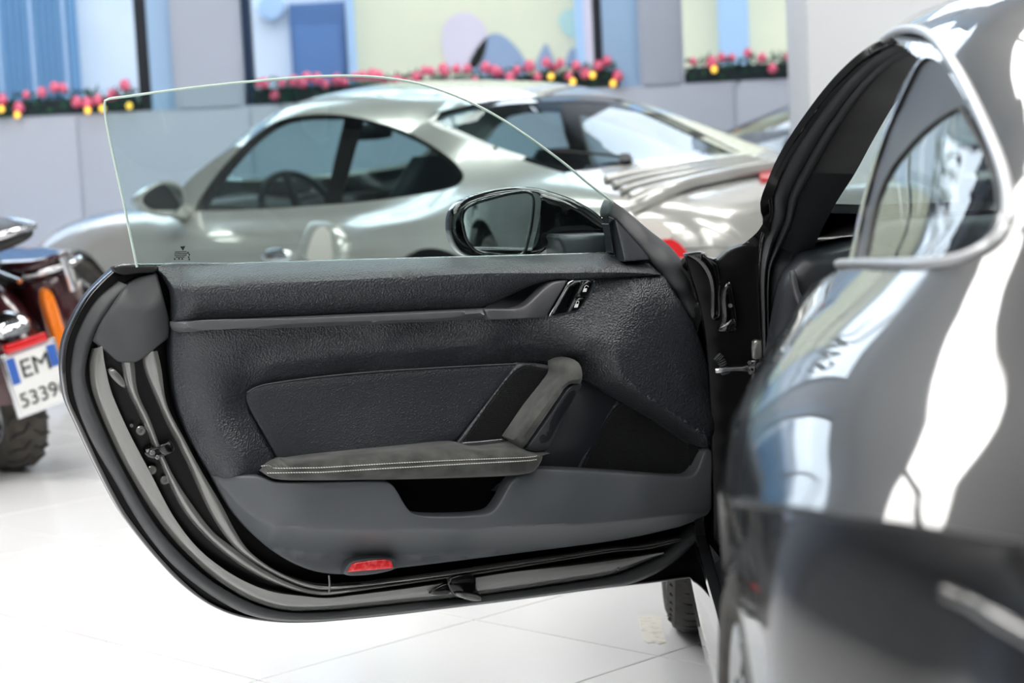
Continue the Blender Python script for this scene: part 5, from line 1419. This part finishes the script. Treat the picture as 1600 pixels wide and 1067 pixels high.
# outside mirrors
for sd, nm in ((1, 'l'), (-1, 'r')):
    V, F = [], []; R_, N_ = 14, 24
    cc = (0.80, sd * 0.895, 0.895)
    for i in range(R_ + 1):
        ph = math.pi / 2 * i / R_
        for j in range(N_):
            th = 2 * math.pi * j / N_
            k = math.cos(ph) ** 0.55 if i < R_ else 0.02
            V.append(sc(cc[0] - 0.12 * math.sin(ph), cc[1] + sd * 0.115 * k * math.cos(th), cc[2] + 0.072 * k * math.sin(th) * (1.0 - 0.25 * math.cos(th))))
    for i in range(R_):
        for j in range(N_): F.append((i * N_ + j, i * N_ + (j + 1) % N_, (i + 1) * N_ + (j + 1) % N_, (i + 1) * N_ + j))
    mh = mesh('mirror_housing', V, F, M['silver_paint'], scar)
    g = [sc(cc[0] + 0.004, cc[1] + sd * 0.098 * math.cos(2 * math.pi * j / N_), cc[2] + 0.06 * math.sin(2 * math.pi * j / N_) * (1.0 - 0.25 * math.cos(2 * math.pi * j / N_))) for j in range(N_)]
    o2 = [sc(cc[0], cc[1] + sd * 0.115 * math.cos(2 * math.pi * j / N_), cc[2] + 0.072 * math.sin(2 * math.pi * j / N_) * (1.0 - 0.25 * math.cos(2 * math.pi * j / N_))) for j in range(N_)]
    mesh('mirror_rim', g + o2, [(j, (j + 1) % N_, N_ + (j + 1) % N_, N_ + j) for j in range(N_)], M['silver_paint'], mh)
    g2_ = [p - SF * -0.003 for p in g]
    mesh('mirror_glass', g2_, [tuple(range(N_))], M['mirror_glass'], mh, smooth=False)
    tube('mirror_stalk', [sc(0.74, sd * 0.82, 0.855), sc(0.72, sd * 0.74, 0.83), sc(0.70, sd * 0.69, 0.80)], [0.035, 0.04, 0.05], M['silver_paint'], mh, flat=(tuple(SF), 0.6))
for s0, yy, R, wd_, rr in ((0.0, 0.735, 0.32, 0.225, 0.235), (2.40, 0.725, 0.33, 0.29, 0.24)):
    for sd in (1, -1): wheel(scar, sc(s0, sd * yy, R), SL * sd, SF, R, wd_, rr, M['rim_grey'], 5, tread=False)
def sbox(name, s0, s1, y0, y1, z0, z1, m, bev=0.02, par=None): return box(name, (s0, y0, z0), (s1, y1, z1), m, par or scar, bev=bev, xf=sc)
sbox('floor_pan', 0.45, 2.95, -0.55, 0.55, 0.20, 0.26, M['cabin_dark'])
sbox('dashboard', 0.50, 0.86, -0.62, 0.62, 0.56, 0.82, M['leather_plain'], 0.06)
sbox('parcel_shelf', 2.0, 2.7, -0.58, 0.58, 0.72, 0.78, M['cabin_dark'])
seat(scar, sc, 0.34, M['seat_dark']); seat(scar, sc, -0.34, M['seat_dark'])
c = sc(0.98, 0.34, 0.80); axw = (-SF * 0.9 + Vector((0, 0, 0.42))).normalized()
V, F = [], []
rf = SL; bn = axw.cross(rf)
pth = [c + rf * (0.185 * math.cos(t)) + bn * (0.185 * math.sin(t)) for t in np.linspace(0, 2 * math.pi, 33)]
v1 = tube_vf(pth, 0.016, 8); v2 = [tube_vf([c, c + rf * (0.18 * math.cos(t)) + bn * (0.18 * math.sin(t))], 0.02, 6) for t in (0.2, math.pi - 0.2, -math.pi / 2)]
V, F = join([v1] + v2); mesh('steering_wheel', V, F, M['cabin_dark'], scar)
tube('rear_view_mirror', [sc(1.06, 0.12, 1.125), sc(1.055, 0.05, 1.125), sc(1.055, -0.05, 1.125), sc(1.06, -0.12, 1.125)], [0.028, 0.036, 0.036, 0.028], M['cabin_dark'], scar, flat=(tuple(SF), 0.5))
lin_s = np.array([(1.30, -1.7), (1.30, 0), (1.30, 1.7), (1.6, 1.9), (1.98, 1.7), (2.0, 0), (1.98, -1.7), (1.6, -1.9)])
BS.patch('roof_lining', np.array([(a, b / .11) for a, b in spl([(a, b * .11) for a, b in lin_s], n=60, closed=True)]), M['headliner'], scar, step=0.1, off=-0.04)

# ------------------------------------------------------------------ dark coupe beyond, half hidden by the column
h_ = math.radians(4)
KF = Vector((math.cos(h_), math.sin(h_), 0)); KL = Vector((-KF.y, KF.x, 0)); KO = Vector((3.92, 10.35, 0))
def kc(s, y, z): return KO - KF * s + KL * y + Vector((0, 0, z))
kcar = empty('dark_coupe', KO)
tag(kcar, 'dark blue coupe half hidden behind the white column', 'car')
BK = Body(kc, wid=0.97)
soK = shell_outline(BK)
def stw(pts, n=60): return np.array([(a, b / .11) for a, b in spl([(a, b * .11) for a, b in pts], n=n, closed=True)])
kd = stw([(0.76, 3.85), (0.76, 3.85), (0.82, 3.0), (0.97, 2.45), (1.2, 2.3), (1.7, 2.28), (2.1, 2.35), (2.35, 2.7), (2.48, 3.2), (2.40, 3.6), (2.2, 3.85), (1.6, 3.92)])
BK.patch('body_shell', soK, M['blue_paint'], kcar, holes=[kd, mirror_st(kd), ws, rw], step=0.07, rim=0.02)
BK.cap('rear_panel', BK.s[-1] - 0.004, M['blue_paint'], kcar)
BK.cap('nose_panel', BK.s[0] + 0.02, M['blue_paint'], kcar)
for sd in (1, -1): BK.patch('rear_bumper', bumper_outline(BK, sd), M['blue_paint'], kcar, step=0.08, rim=0.01)
for nm, o in (('side_window', kd), ('side_window', mirror_st(kd)), ('windscreen', ws), ('rear_window', rw)):
    BK.patch(nm, grow(o, 0.004), M['car_glass'], kcar, step=0.1, off=-0.005)
for s0, yy, R, wd_, rr in ((0.0, 0.75, 0.335, 0.235, 0.25), (2.45, 0.745, 0.345, 0.29, 0.26)):
    for sd in (1, -1): wheel(kcar, kc(s0, sd * yy, R), KL * sd, KF, R, wd_, rr, M['rim_dark'], 7, tread=False)
box('floor_pan', (0.45, -0.6, 0.2), (2.95, 0.6, 0.26), M['cabin_dark'], kcar, bev=0.02, xf=kc)
seat(kcar, kc, 0.34, M['seat_dark']); seat(kcar, kc, -0.34, M['seat_dark'])
# ------------------------------------------------------------------ maroon touring motorcycle at the left edge
mat('maroon_paint', (62, 24, 30), 0.18, coat=1.0)
mat('bike_black', (20, 20, 22), 0.4)
mat('amber_lens', (226, 120, 24), 0.2, coat=1.0, emit=((226, 120, 24), 0.15))
mat('plate_white', (225, 226, 224), 0.4)
mat('plate_blue', (52, 96, 176), 0.4)
mat('bike_tyre', (58, 55, 50), 0.8, noise=(20, (76, 72, 66), (0.35, 0.7)))
MA = math.radians(34); ML = math.radians(13)
MFW = Vector((-math.sin(MA), math.cos(MA), 0)); MLF = Vector((-MFW.y, MFW.x, 0)).normalized()
MUP = (Vector((0, 0, 1)) * math.cos(ML) + MLF * math.sin(ML)).normalized(); MRT = MFW.cross(MUP).normalized()
MO = on_floor(28, 731)
MOO = MO + Vector((0, 0, 0))
def mb(x, y, z): return MOO + MRT * x + MFW * y + MUP * z      # right, forward, up
bike = empty('motorcycle', MO)
tag(bike, 'maroon touring motorcycle with white number plate and amber rear indicators', 'motorcycle')
WR, WW = 0.315, 0.15
def bike_wheel(y0, R, wv):
    c = mb(0, y0, R); h = wv / 2
    prof = [(-h * .8, R - .11), (-h, R - .06), (-h * .92, R - .028), (-h * .6, R - .008), (0, R), (h * .6, R - .008), (h * .92, R - .028), (h, R - .06), (h * .8, R - .11)]
    V, F = revolve_vf(prof, c, MRT, MFW, 64)
    w_ = mesh('wheel', V, F, M['bike_tyre'], bike)
    bn = MRT.cross(MFW).normalized(); parts = []
    for k in range(26):
        th = 2 * math.pi * k / 26
        for sd in (1, -1):
            P = []
            for a, b in ((0.08, 0.0), (0.4, 0.10), (0.80, 0.13), (0.97, 0.22)):
                t2 = th + b + (0.12 if sd < 0 else 0); r = R - (0.030 if a > .9 else 0.012 if a > .7 else 0.002)
                P.append(c + MRT * (sd * h * a) + (MFW * math.cos(t2) + bn * math.sin(t2)) * (r + .001))
            parts.append(tube_vf(P, 0.0055, 5))
    V, F = join(parts); o = mesh('tread_grooves', V, F, M['rubber_dark'], w_); o['kind'] = 'stuff'
    V, F = revolve_vf([(-h * .7, R - .10), (-h * .72, R - .125), (-h * .3, R - .14), (h * .3, R - .14), (h * .72, R - .125), (h * .7, R - .10)], c, MRT, MFW, 48); mesh('rim', V, F, M['chrome'], w_)
    for k in range(8):
        th = 2 * math.pi * k / 8
        d = MFW * math.cos(th) + bn * math.sin(th)
        tube('spoke', [c + d * .03, c + d * (R - .13)], [.016, .011], M['satin_metal'], w_)
    V, F = revolve_vf([(-h * 1.0, 0), (-h * 1.0, .04), (h * 1.0, .04), (h * 1.0, 0)], c, MRT, MFW, 24); mesh('hub', V, F, M['chrome'], w_)
bike_wheel(0.0, WR, WW); bike_wheel(1.62, 0.32, 0.13)
def fender(y0, zc, R, hw, a0, a1, name):
    V, F = [], []; n = 30; P_ = 12
    for i in range(n + 1):
        th = math.radians(a0 + (a1 - a0) * i / n)
        for j in range(P_ + 1):
            q = -1 + 2 * j / P_
            x = hw * math.copysign(abs(q) ** 0.8, q); r = R - 0.06 * abs(q) ** 3.2
            V.append(mb(x, y0 - r * math.cos(th), zc + r * math.sin(th)))
    for i in range(n):
        for j in range(P_): F.append((i * (P_ + 1) + j, i * (P_ + 1) + j + 1, (i + 1) * (P_ + 1) + j + 1, (i + 1) * (P_ + 1) + j))
    m0 = len(V)
    for i in range(n + 1):
        th = math.radians(a0 + (a1 - a0) * i / n)
        for q in (-1, 1):
            V.append(mb(q * hw * 0.97, y0 - (R - 0.075) * math.cos(th), zc + (R - 0.075) * math.sin(th)))
    return mesh(name, V, F, M['maroon_paint'], bike)
fender(0.0, WR, 0.385, 0.125, -2, 160, 'rear_fender'); fender(1.62, 0.32, 0.375, 0.10, 5, 165, 'front_fender')
# body: tank, seat, frame, engine
def blobm(name, secs, m, par=None, n=20):
    """stations (y forward, z centre, half width, half height) -> rounded solid"""
    V, F = [], []
    for y, z, w, hh in secs:
        for j in range(n):
            th = 2 * math.pi * j / n
            V.append(mb(w * math.copysign(abs(math.cos(th)) ** .75, math.cos(th)), y, z + hh * math.copysign(abs(math.sin(th)) ** .75, math.sin(th))))
    for i in range(len(secs) - 1):
        for j in range(n): F.append((i * n + j, i * n + (j + 1) % n, (i + 1) * n + (j + 1) % n, (i + 1) * n + j))
    F += [tuple(range(n))[::-1], tuple((len(secs) - 1) * n + j for j in range(n))]
    return mesh(name, V, F, m, par or bike, auto=60)
blobm('seat', [(-0.16, .72, .06, .02), (-0.12, .735, .12, .04), (0.1, .75, .15, .05), (0.3, .735, .16, .06), (0.5, .70, .17, .06), (0.72, .74, .12, .05), (0.78, .77, .05, .02)], M['bike_black'])
blobm('fuel_tank', [(0.70, .82, .05, .03), (0.76, .83, .12, .08), (0.95, .86, .15, .11), (1.15, .87, .12, .10), (1.28, .87, .05, .04)], M['maroon_paint'])
blobm('engine', [(0.45, .40, .08, .1), (0.5, .40, .13, .15), (0.8, .42, .15, .18), (1.05, .42, .13, .15), (1.1, .42, .07, .08)], M['satin_metal'])
blobm('fairing', [(1.22, .92, .1, .1), (1.3, .95, .26, .2), (1.42, .97, .28, .2), (1.55, .95, .18, .14), (1.6, .94, .08, .08)], M['maroon_paint'])
for sd in (-1, 1):
    tube('fork', [mb(sd * .1, 1.62, .32), mb(sd * .1, 1.36, .92)], 0.025, M['chrome'], bike)
    tube('swing_arm', [mb(sd * .11, 0.0, WR), mb(sd * .11, 0.5, .36)], 0.022, M['bike_black'], bike)
    # saddlebag with lid, latch, chrome guard
    secs = [(-0.24, .525, .035, .10), (-0.21, .525, .088, .150), (0.1, .53, .10, .160), (0.38, .54, .10, .150), (0.44, .54, .05, .10)]
    V, F = [], []; n = 20
    sb_ = None
    def side(secs, x0):
        V, F = [], []
        for y, z, w, hh in secs:
            for j in range(n):
                th = 2 * math.pi * j / n
                V.append(mb(x0 + w * math.copysign(abs(math.cos(th)) ** .6, math.cos(th)), y, z + hh * math.copysign(abs(math.sin(th)) ** .6, math.sin(th))))
        for i in range(len(secs) - 1):
            for j in range(n): F.append((i * n + j, i * n + (j + 1) % n, (i + 1) * n + (j + 1) % n, (i + 1) * n + j))
        F += [tuple(range(n))[::-1], tuple((len(secs) - 1) * n + j for j in range(n))]
        return V, F
    V, F = side(secs, sd * 0.255); sb_ = mesh('saddlebag', V, F, M['maroon_paint'], bike, auto=60)
    V, F = side([(a, .69, b * 1.04, .024) for a, _, b, _ in secs], sd * 0.255); mesh('lid', V, F, M['maroon_paint'], sb_, auto=60)
    tube('lid_trim', [mb(sd * 0.255 - .10, -0.2, .668), mb(sd * 0.255 - .06, -.26, .668), mb(sd * 0.255 + .06, -.26, .668), mb(sd * 0.255 + .11, -.2, .668)], 0.011, M['chrome'], sb_)
    tube('latch', [mb(sd * 0.255 + .03 * sd, -0.258, .70), mb(sd * .255 + .03 * sd, -.268, .65), mb(sd * .255 + .03 * sd, -.262, .58)], 0.018, M['chrome'], sb_)
    tube('bag_guard', [mb(sd * .14, -0.05, .36), mb(sd * .24, -.21, .36), mb(sd * .36, -.18, .36), mb(sd * .37, .1, .36)], 0.012, M['chrome'], bike)
    tube('exhaust', [mb(sd * .2, 0.9, .24), mb(sd * .24, 0.4, .24), mb(sd * .25, -.05, .25), mb(sd * .25, -.36, .26)], [.03, .042, .045, .04], M['chrome'], bike)
    V, F = side([(-0.345, .50, .012, .02), (-0.35, .50, .02, .12), (-0.32, .50, .024, .13), (-0.29, .50, .018, .11)], sd * 0.165)
    mesh('indicator', V, F, M['amber_lens'], bike, auto=60)
    tube('rail', [mb(sd * .13, -.22, .66), mb(sd * .13, .1, .70), mb(sd * .13, .3, .71)], 0.009, M['chrome'], bike)
blobm('top_case', [(-0.40, .835, .12, .015), (-0.38, .83, .17, .035), (-0.1, .84, .2, .05), (0.12, .84, .18, .045), (0.16, .84, .1, .02)], M['bike_black'])
tube('top_case_trim', [mb(-.17, -.39, .845), mb(0, -.42, .85), mb(.17, -.39, .845), mb(.2, -.1, .855)], 0.014, M['chrome'], bike)
# plate on the back of the fender
def pl(a, b, c): return mb(a + 0.02, -0.405 - c, b - 0.075)
def plq(name, a0, a1, b0, b1, c0, c1, m, par): return box(name, (a0, c0, b0), (a1, c1, b1), m, par, bev=0.002, xf=lambda x, y, z: pl(x, z, y))
pt = plq('number_plate', -0.085, 0.095, 0.335, 0.535, 0.0, 0.008, M['plate_white'], bike)
plq('blue_band', -0.083, -0.053, 0.44, 0.530, 0.008, 0.0095, M['plate_blue'], pt)
plq('blue_band', 0.063, 0.093, 0.455, 0.530, 0.008, 0.0095, M['plate_blue'], pt)
def lettering(name, txt, size, org3, rx, up, m, par, ext=0.0012, bold=0.0):
    cu = bpy.data.curves.new(name, 'FONT'); cu.body = txt; cu.size = size; cu.extrude = ext; cu.offset = bold; cu.align_x = 'LEFT'; cu.fill_mode = 'BOTH'
    tmp = bpy.data.objects.new('tmp', cu); COL.objects.link(tmp)
    dg = bpy.context.evaluated_depsgraph_get(); me = bpy.data.meshes.new_from_object(tmp.evaluated_get(dg))
    bpy.data.objects.remove(tmp)
    rx = Vector(rx).normalized(); up = Vector(up).normalized(); nz = rx.cross(up)
    V = [Vector(org3) + rx * v.co.x + up * v.co.y + nz * v.co.z for v in me.vertices]; F = [tuple(p.vertices) for p in me.polygons]
    bpy.data.meshes.remove(me)
    return mesh(name, V, F, m, par, smooth=False)
lettering('plate_letters', 'EM', 0.088, pl(-0.046, 0.452, 0.0098), MRT, MUP, M['print_dark'], pt)
lettering('plate_letters', '53396', 0.070, pl(-0.078, 0.358, 0.0098), MRT, MUP, M['print_dark'], pt)
plq('plate_holder', -0.095, 0.105, 0.325, 0.545, -0.012, -0.001, M['chrome'], bike)
plq('tail_light', -0.07, 0.075, 0.545, 0.575, -0.03, 0.015, M['red_lens'], bike)
blobm('tail_lamp_housing', [(-0.41, .535, .05, .02), (-0.39, .545, .065, .03), (-0.34, .565, .05, .03), (-0.31, .575, .02, .02)], M['chrome'])
tube('side_stand', [mb(-.12, .6, .25), mb(-.30, .62, 0.06)], 0.012, M['bike_black'], bike)

# ------------------------------------------------------------------ garlands on the window sills
mat('garland_leaf', (14, 74, 62), 0.6, noise=(20, (10, 48, 44), (0.4, 0.6)))
mat('garland_leaf_light', (38, 112, 70), 0.6)
mat('garland_box', (24, 40, 48), 0.6)
mat('berry_pink', (226, 66, 110), 0.45, noise=(25, (238, 130, 160), (0.45, 0.6)))
mat('bulb', (255, 210, 80), 0.3, emit=((255, 206, 84), 1.6))
def ico(r, sub=1):
    bm = bmesh.new(); bmesh.ops.create_icosphere(bm, subdivisions=sub, radius=r)
    V = [tuple(v.co) for v in bm.verts]; F = [tuple(v.index for v in f.verts) for f in bm.faces]; bm.free(); return V, F
def solid_mesh(name, V, F, m):
    me = bpy.data.meshes.new(name); me.from_pydata(V, [], F); me.materials.append(m)
    me.polygons.foreach_set('use_smooth', [True] * len(F)); return me
V, F = ico(0.029, 2); V = [(x * (1 + .12 * math.sin(9 * z / .026)), y * (1 + .12 * math.sin(9 * x / .026)), z * 1.1) for x, y, z in V]
BERRY = solid_mesh('berry', V, F, M['berry_pink'])
V, F = ico(0.019, 2); V = [(x, y, z * (1.25 if z > 0 else 1)) for x, y, z in V]; BULB = solid_mesh('bulb', V, F, M['bulb'])
def garland(x0, x1, bulbs, label, berries, seed):
    r_ = random.Random(seed)
    g = empty('garland', ((x0 + x1) / 2, YW + 0.12, ZS - 0.02))
    tag(g, label, 'garland', 'berry garlands along the window sills')
    bx = box('planter', (x0, YW + 0.055, ZS - 0.02), (x1, YW + 0.17, ZS + 0.075), M['garland_box'], g, bev=0.006)
    for mm, cnt in (('garland_leaf', 420), ('garland_leaf_light', 120)):
        V, F = [], []
        for k in range(int(cnt * (x1 - x0))):
            c = Vector((r_.uniform(x0, x1), YW + r_.uniform(0.01, 0.16), ZS + r_.uniform(-0.01, 0.115)))
            d = Vector((r_.gauss(0, 1), r_.gauss(-.5, .6), r_.gauss(.3, .8))).normalized(); w = d.cross(Vector((r_.gauss(0, 1), r_.gauss(0, 1), r_.gauss(0, 1)))).normalized()
            l = r_.uniform(.03, .06); u = d.cross(w)
            k0 = len(V); V += [c, c + d * l * .5 + w * .008 + u * .002, c + d * l, c + d * l * .5 - w * .008 + u * .002]; F += [(k0, k0 + 1, k0 + 2, k0 + 3)]
        o = mesh('foliage', V, F, M[mm], g, smooth=False); o['kind'] = 'stuff'
    for k in range(berries):
        t = (k + r_.uniform(.1, .9)) / berries
        o = add('berry', BERRY, g, (x0 + (x1 - x0) * t, YW + r_.uniform(-0.02, 0.05), ZS + r_.choice((0.05, 0.10, 0.12, 0.125)) + r_.uniform(-.02, .02)))
        s_ = r_.uniform(.8, 1.25); o.scale = (s_, s_, s_)
    for px, py in bulbs:
        add('bulb', BULB, g, at_y(px, py, YW - 0.03))
garland(WN1[0] + .05, X_at(205), [(2, 171), (137, 173), (202, 166), (160, 170), (27, 180)], 'pink berry garland under the blue shutter window', 40, 1)
garland(X_at(392), X_at(968), [(861, 120), (895, 128), (926, 118), (958, 131)], 'long berry garland on the middle sill with yellow bulbs', 42, 2)
garland(X_at(1076), WN3[1] - .1, [(1116, 109)], 'berry garland with a single lit bulb in the window beside the column', 34, 3)

# ------------------------------------------------------------------ condensed lettering on the upper window glass, mirrored by the black car's side
lt = lettering('lettering', 'SAN', 1.2, (-1.36, YW + 0.216, 3.62), (1, 0, 0), (0, 0, 1), M['letter_dark'], bpy.data.objects['window_2'], ext=0.001, bold=0.03)
for v in lt.data.vertices: v.co.x = (v.co.x + ORIG['window_2'].x + 1.36) * 0.33 - 1.36 - ORIG['window_2'].x
# ------------------------------------------------------------------ worn sticker on the floor
P = [on_floor(x, y, 0.0015) for x, y in ((997, 962), (1016, 961), (1033, 962), (1036, 985), (1041, 1003), (1030, 1006), (1024, 1003), (1012, 1004), (1006, 1000), (1002, 982))]
mat('worn_sticker', (226, 223, 214), 0.7, noise=(40, (206, 201, 190), (0.5, 0.6)))
V = P + [p - Vector((0, 0, 0.0013)) for p in P]; n = len(P)
o = mesh('floor_sticker', V, [tuple(range(n))] + [(i, (i + 1) % n, n + (i + 1) % n, n + i) for i in range(n)], M['worn_sticker'], smooth=False)
tag(o, 'torn cream sticker on the white tiles by the front tyre', 'sticker')
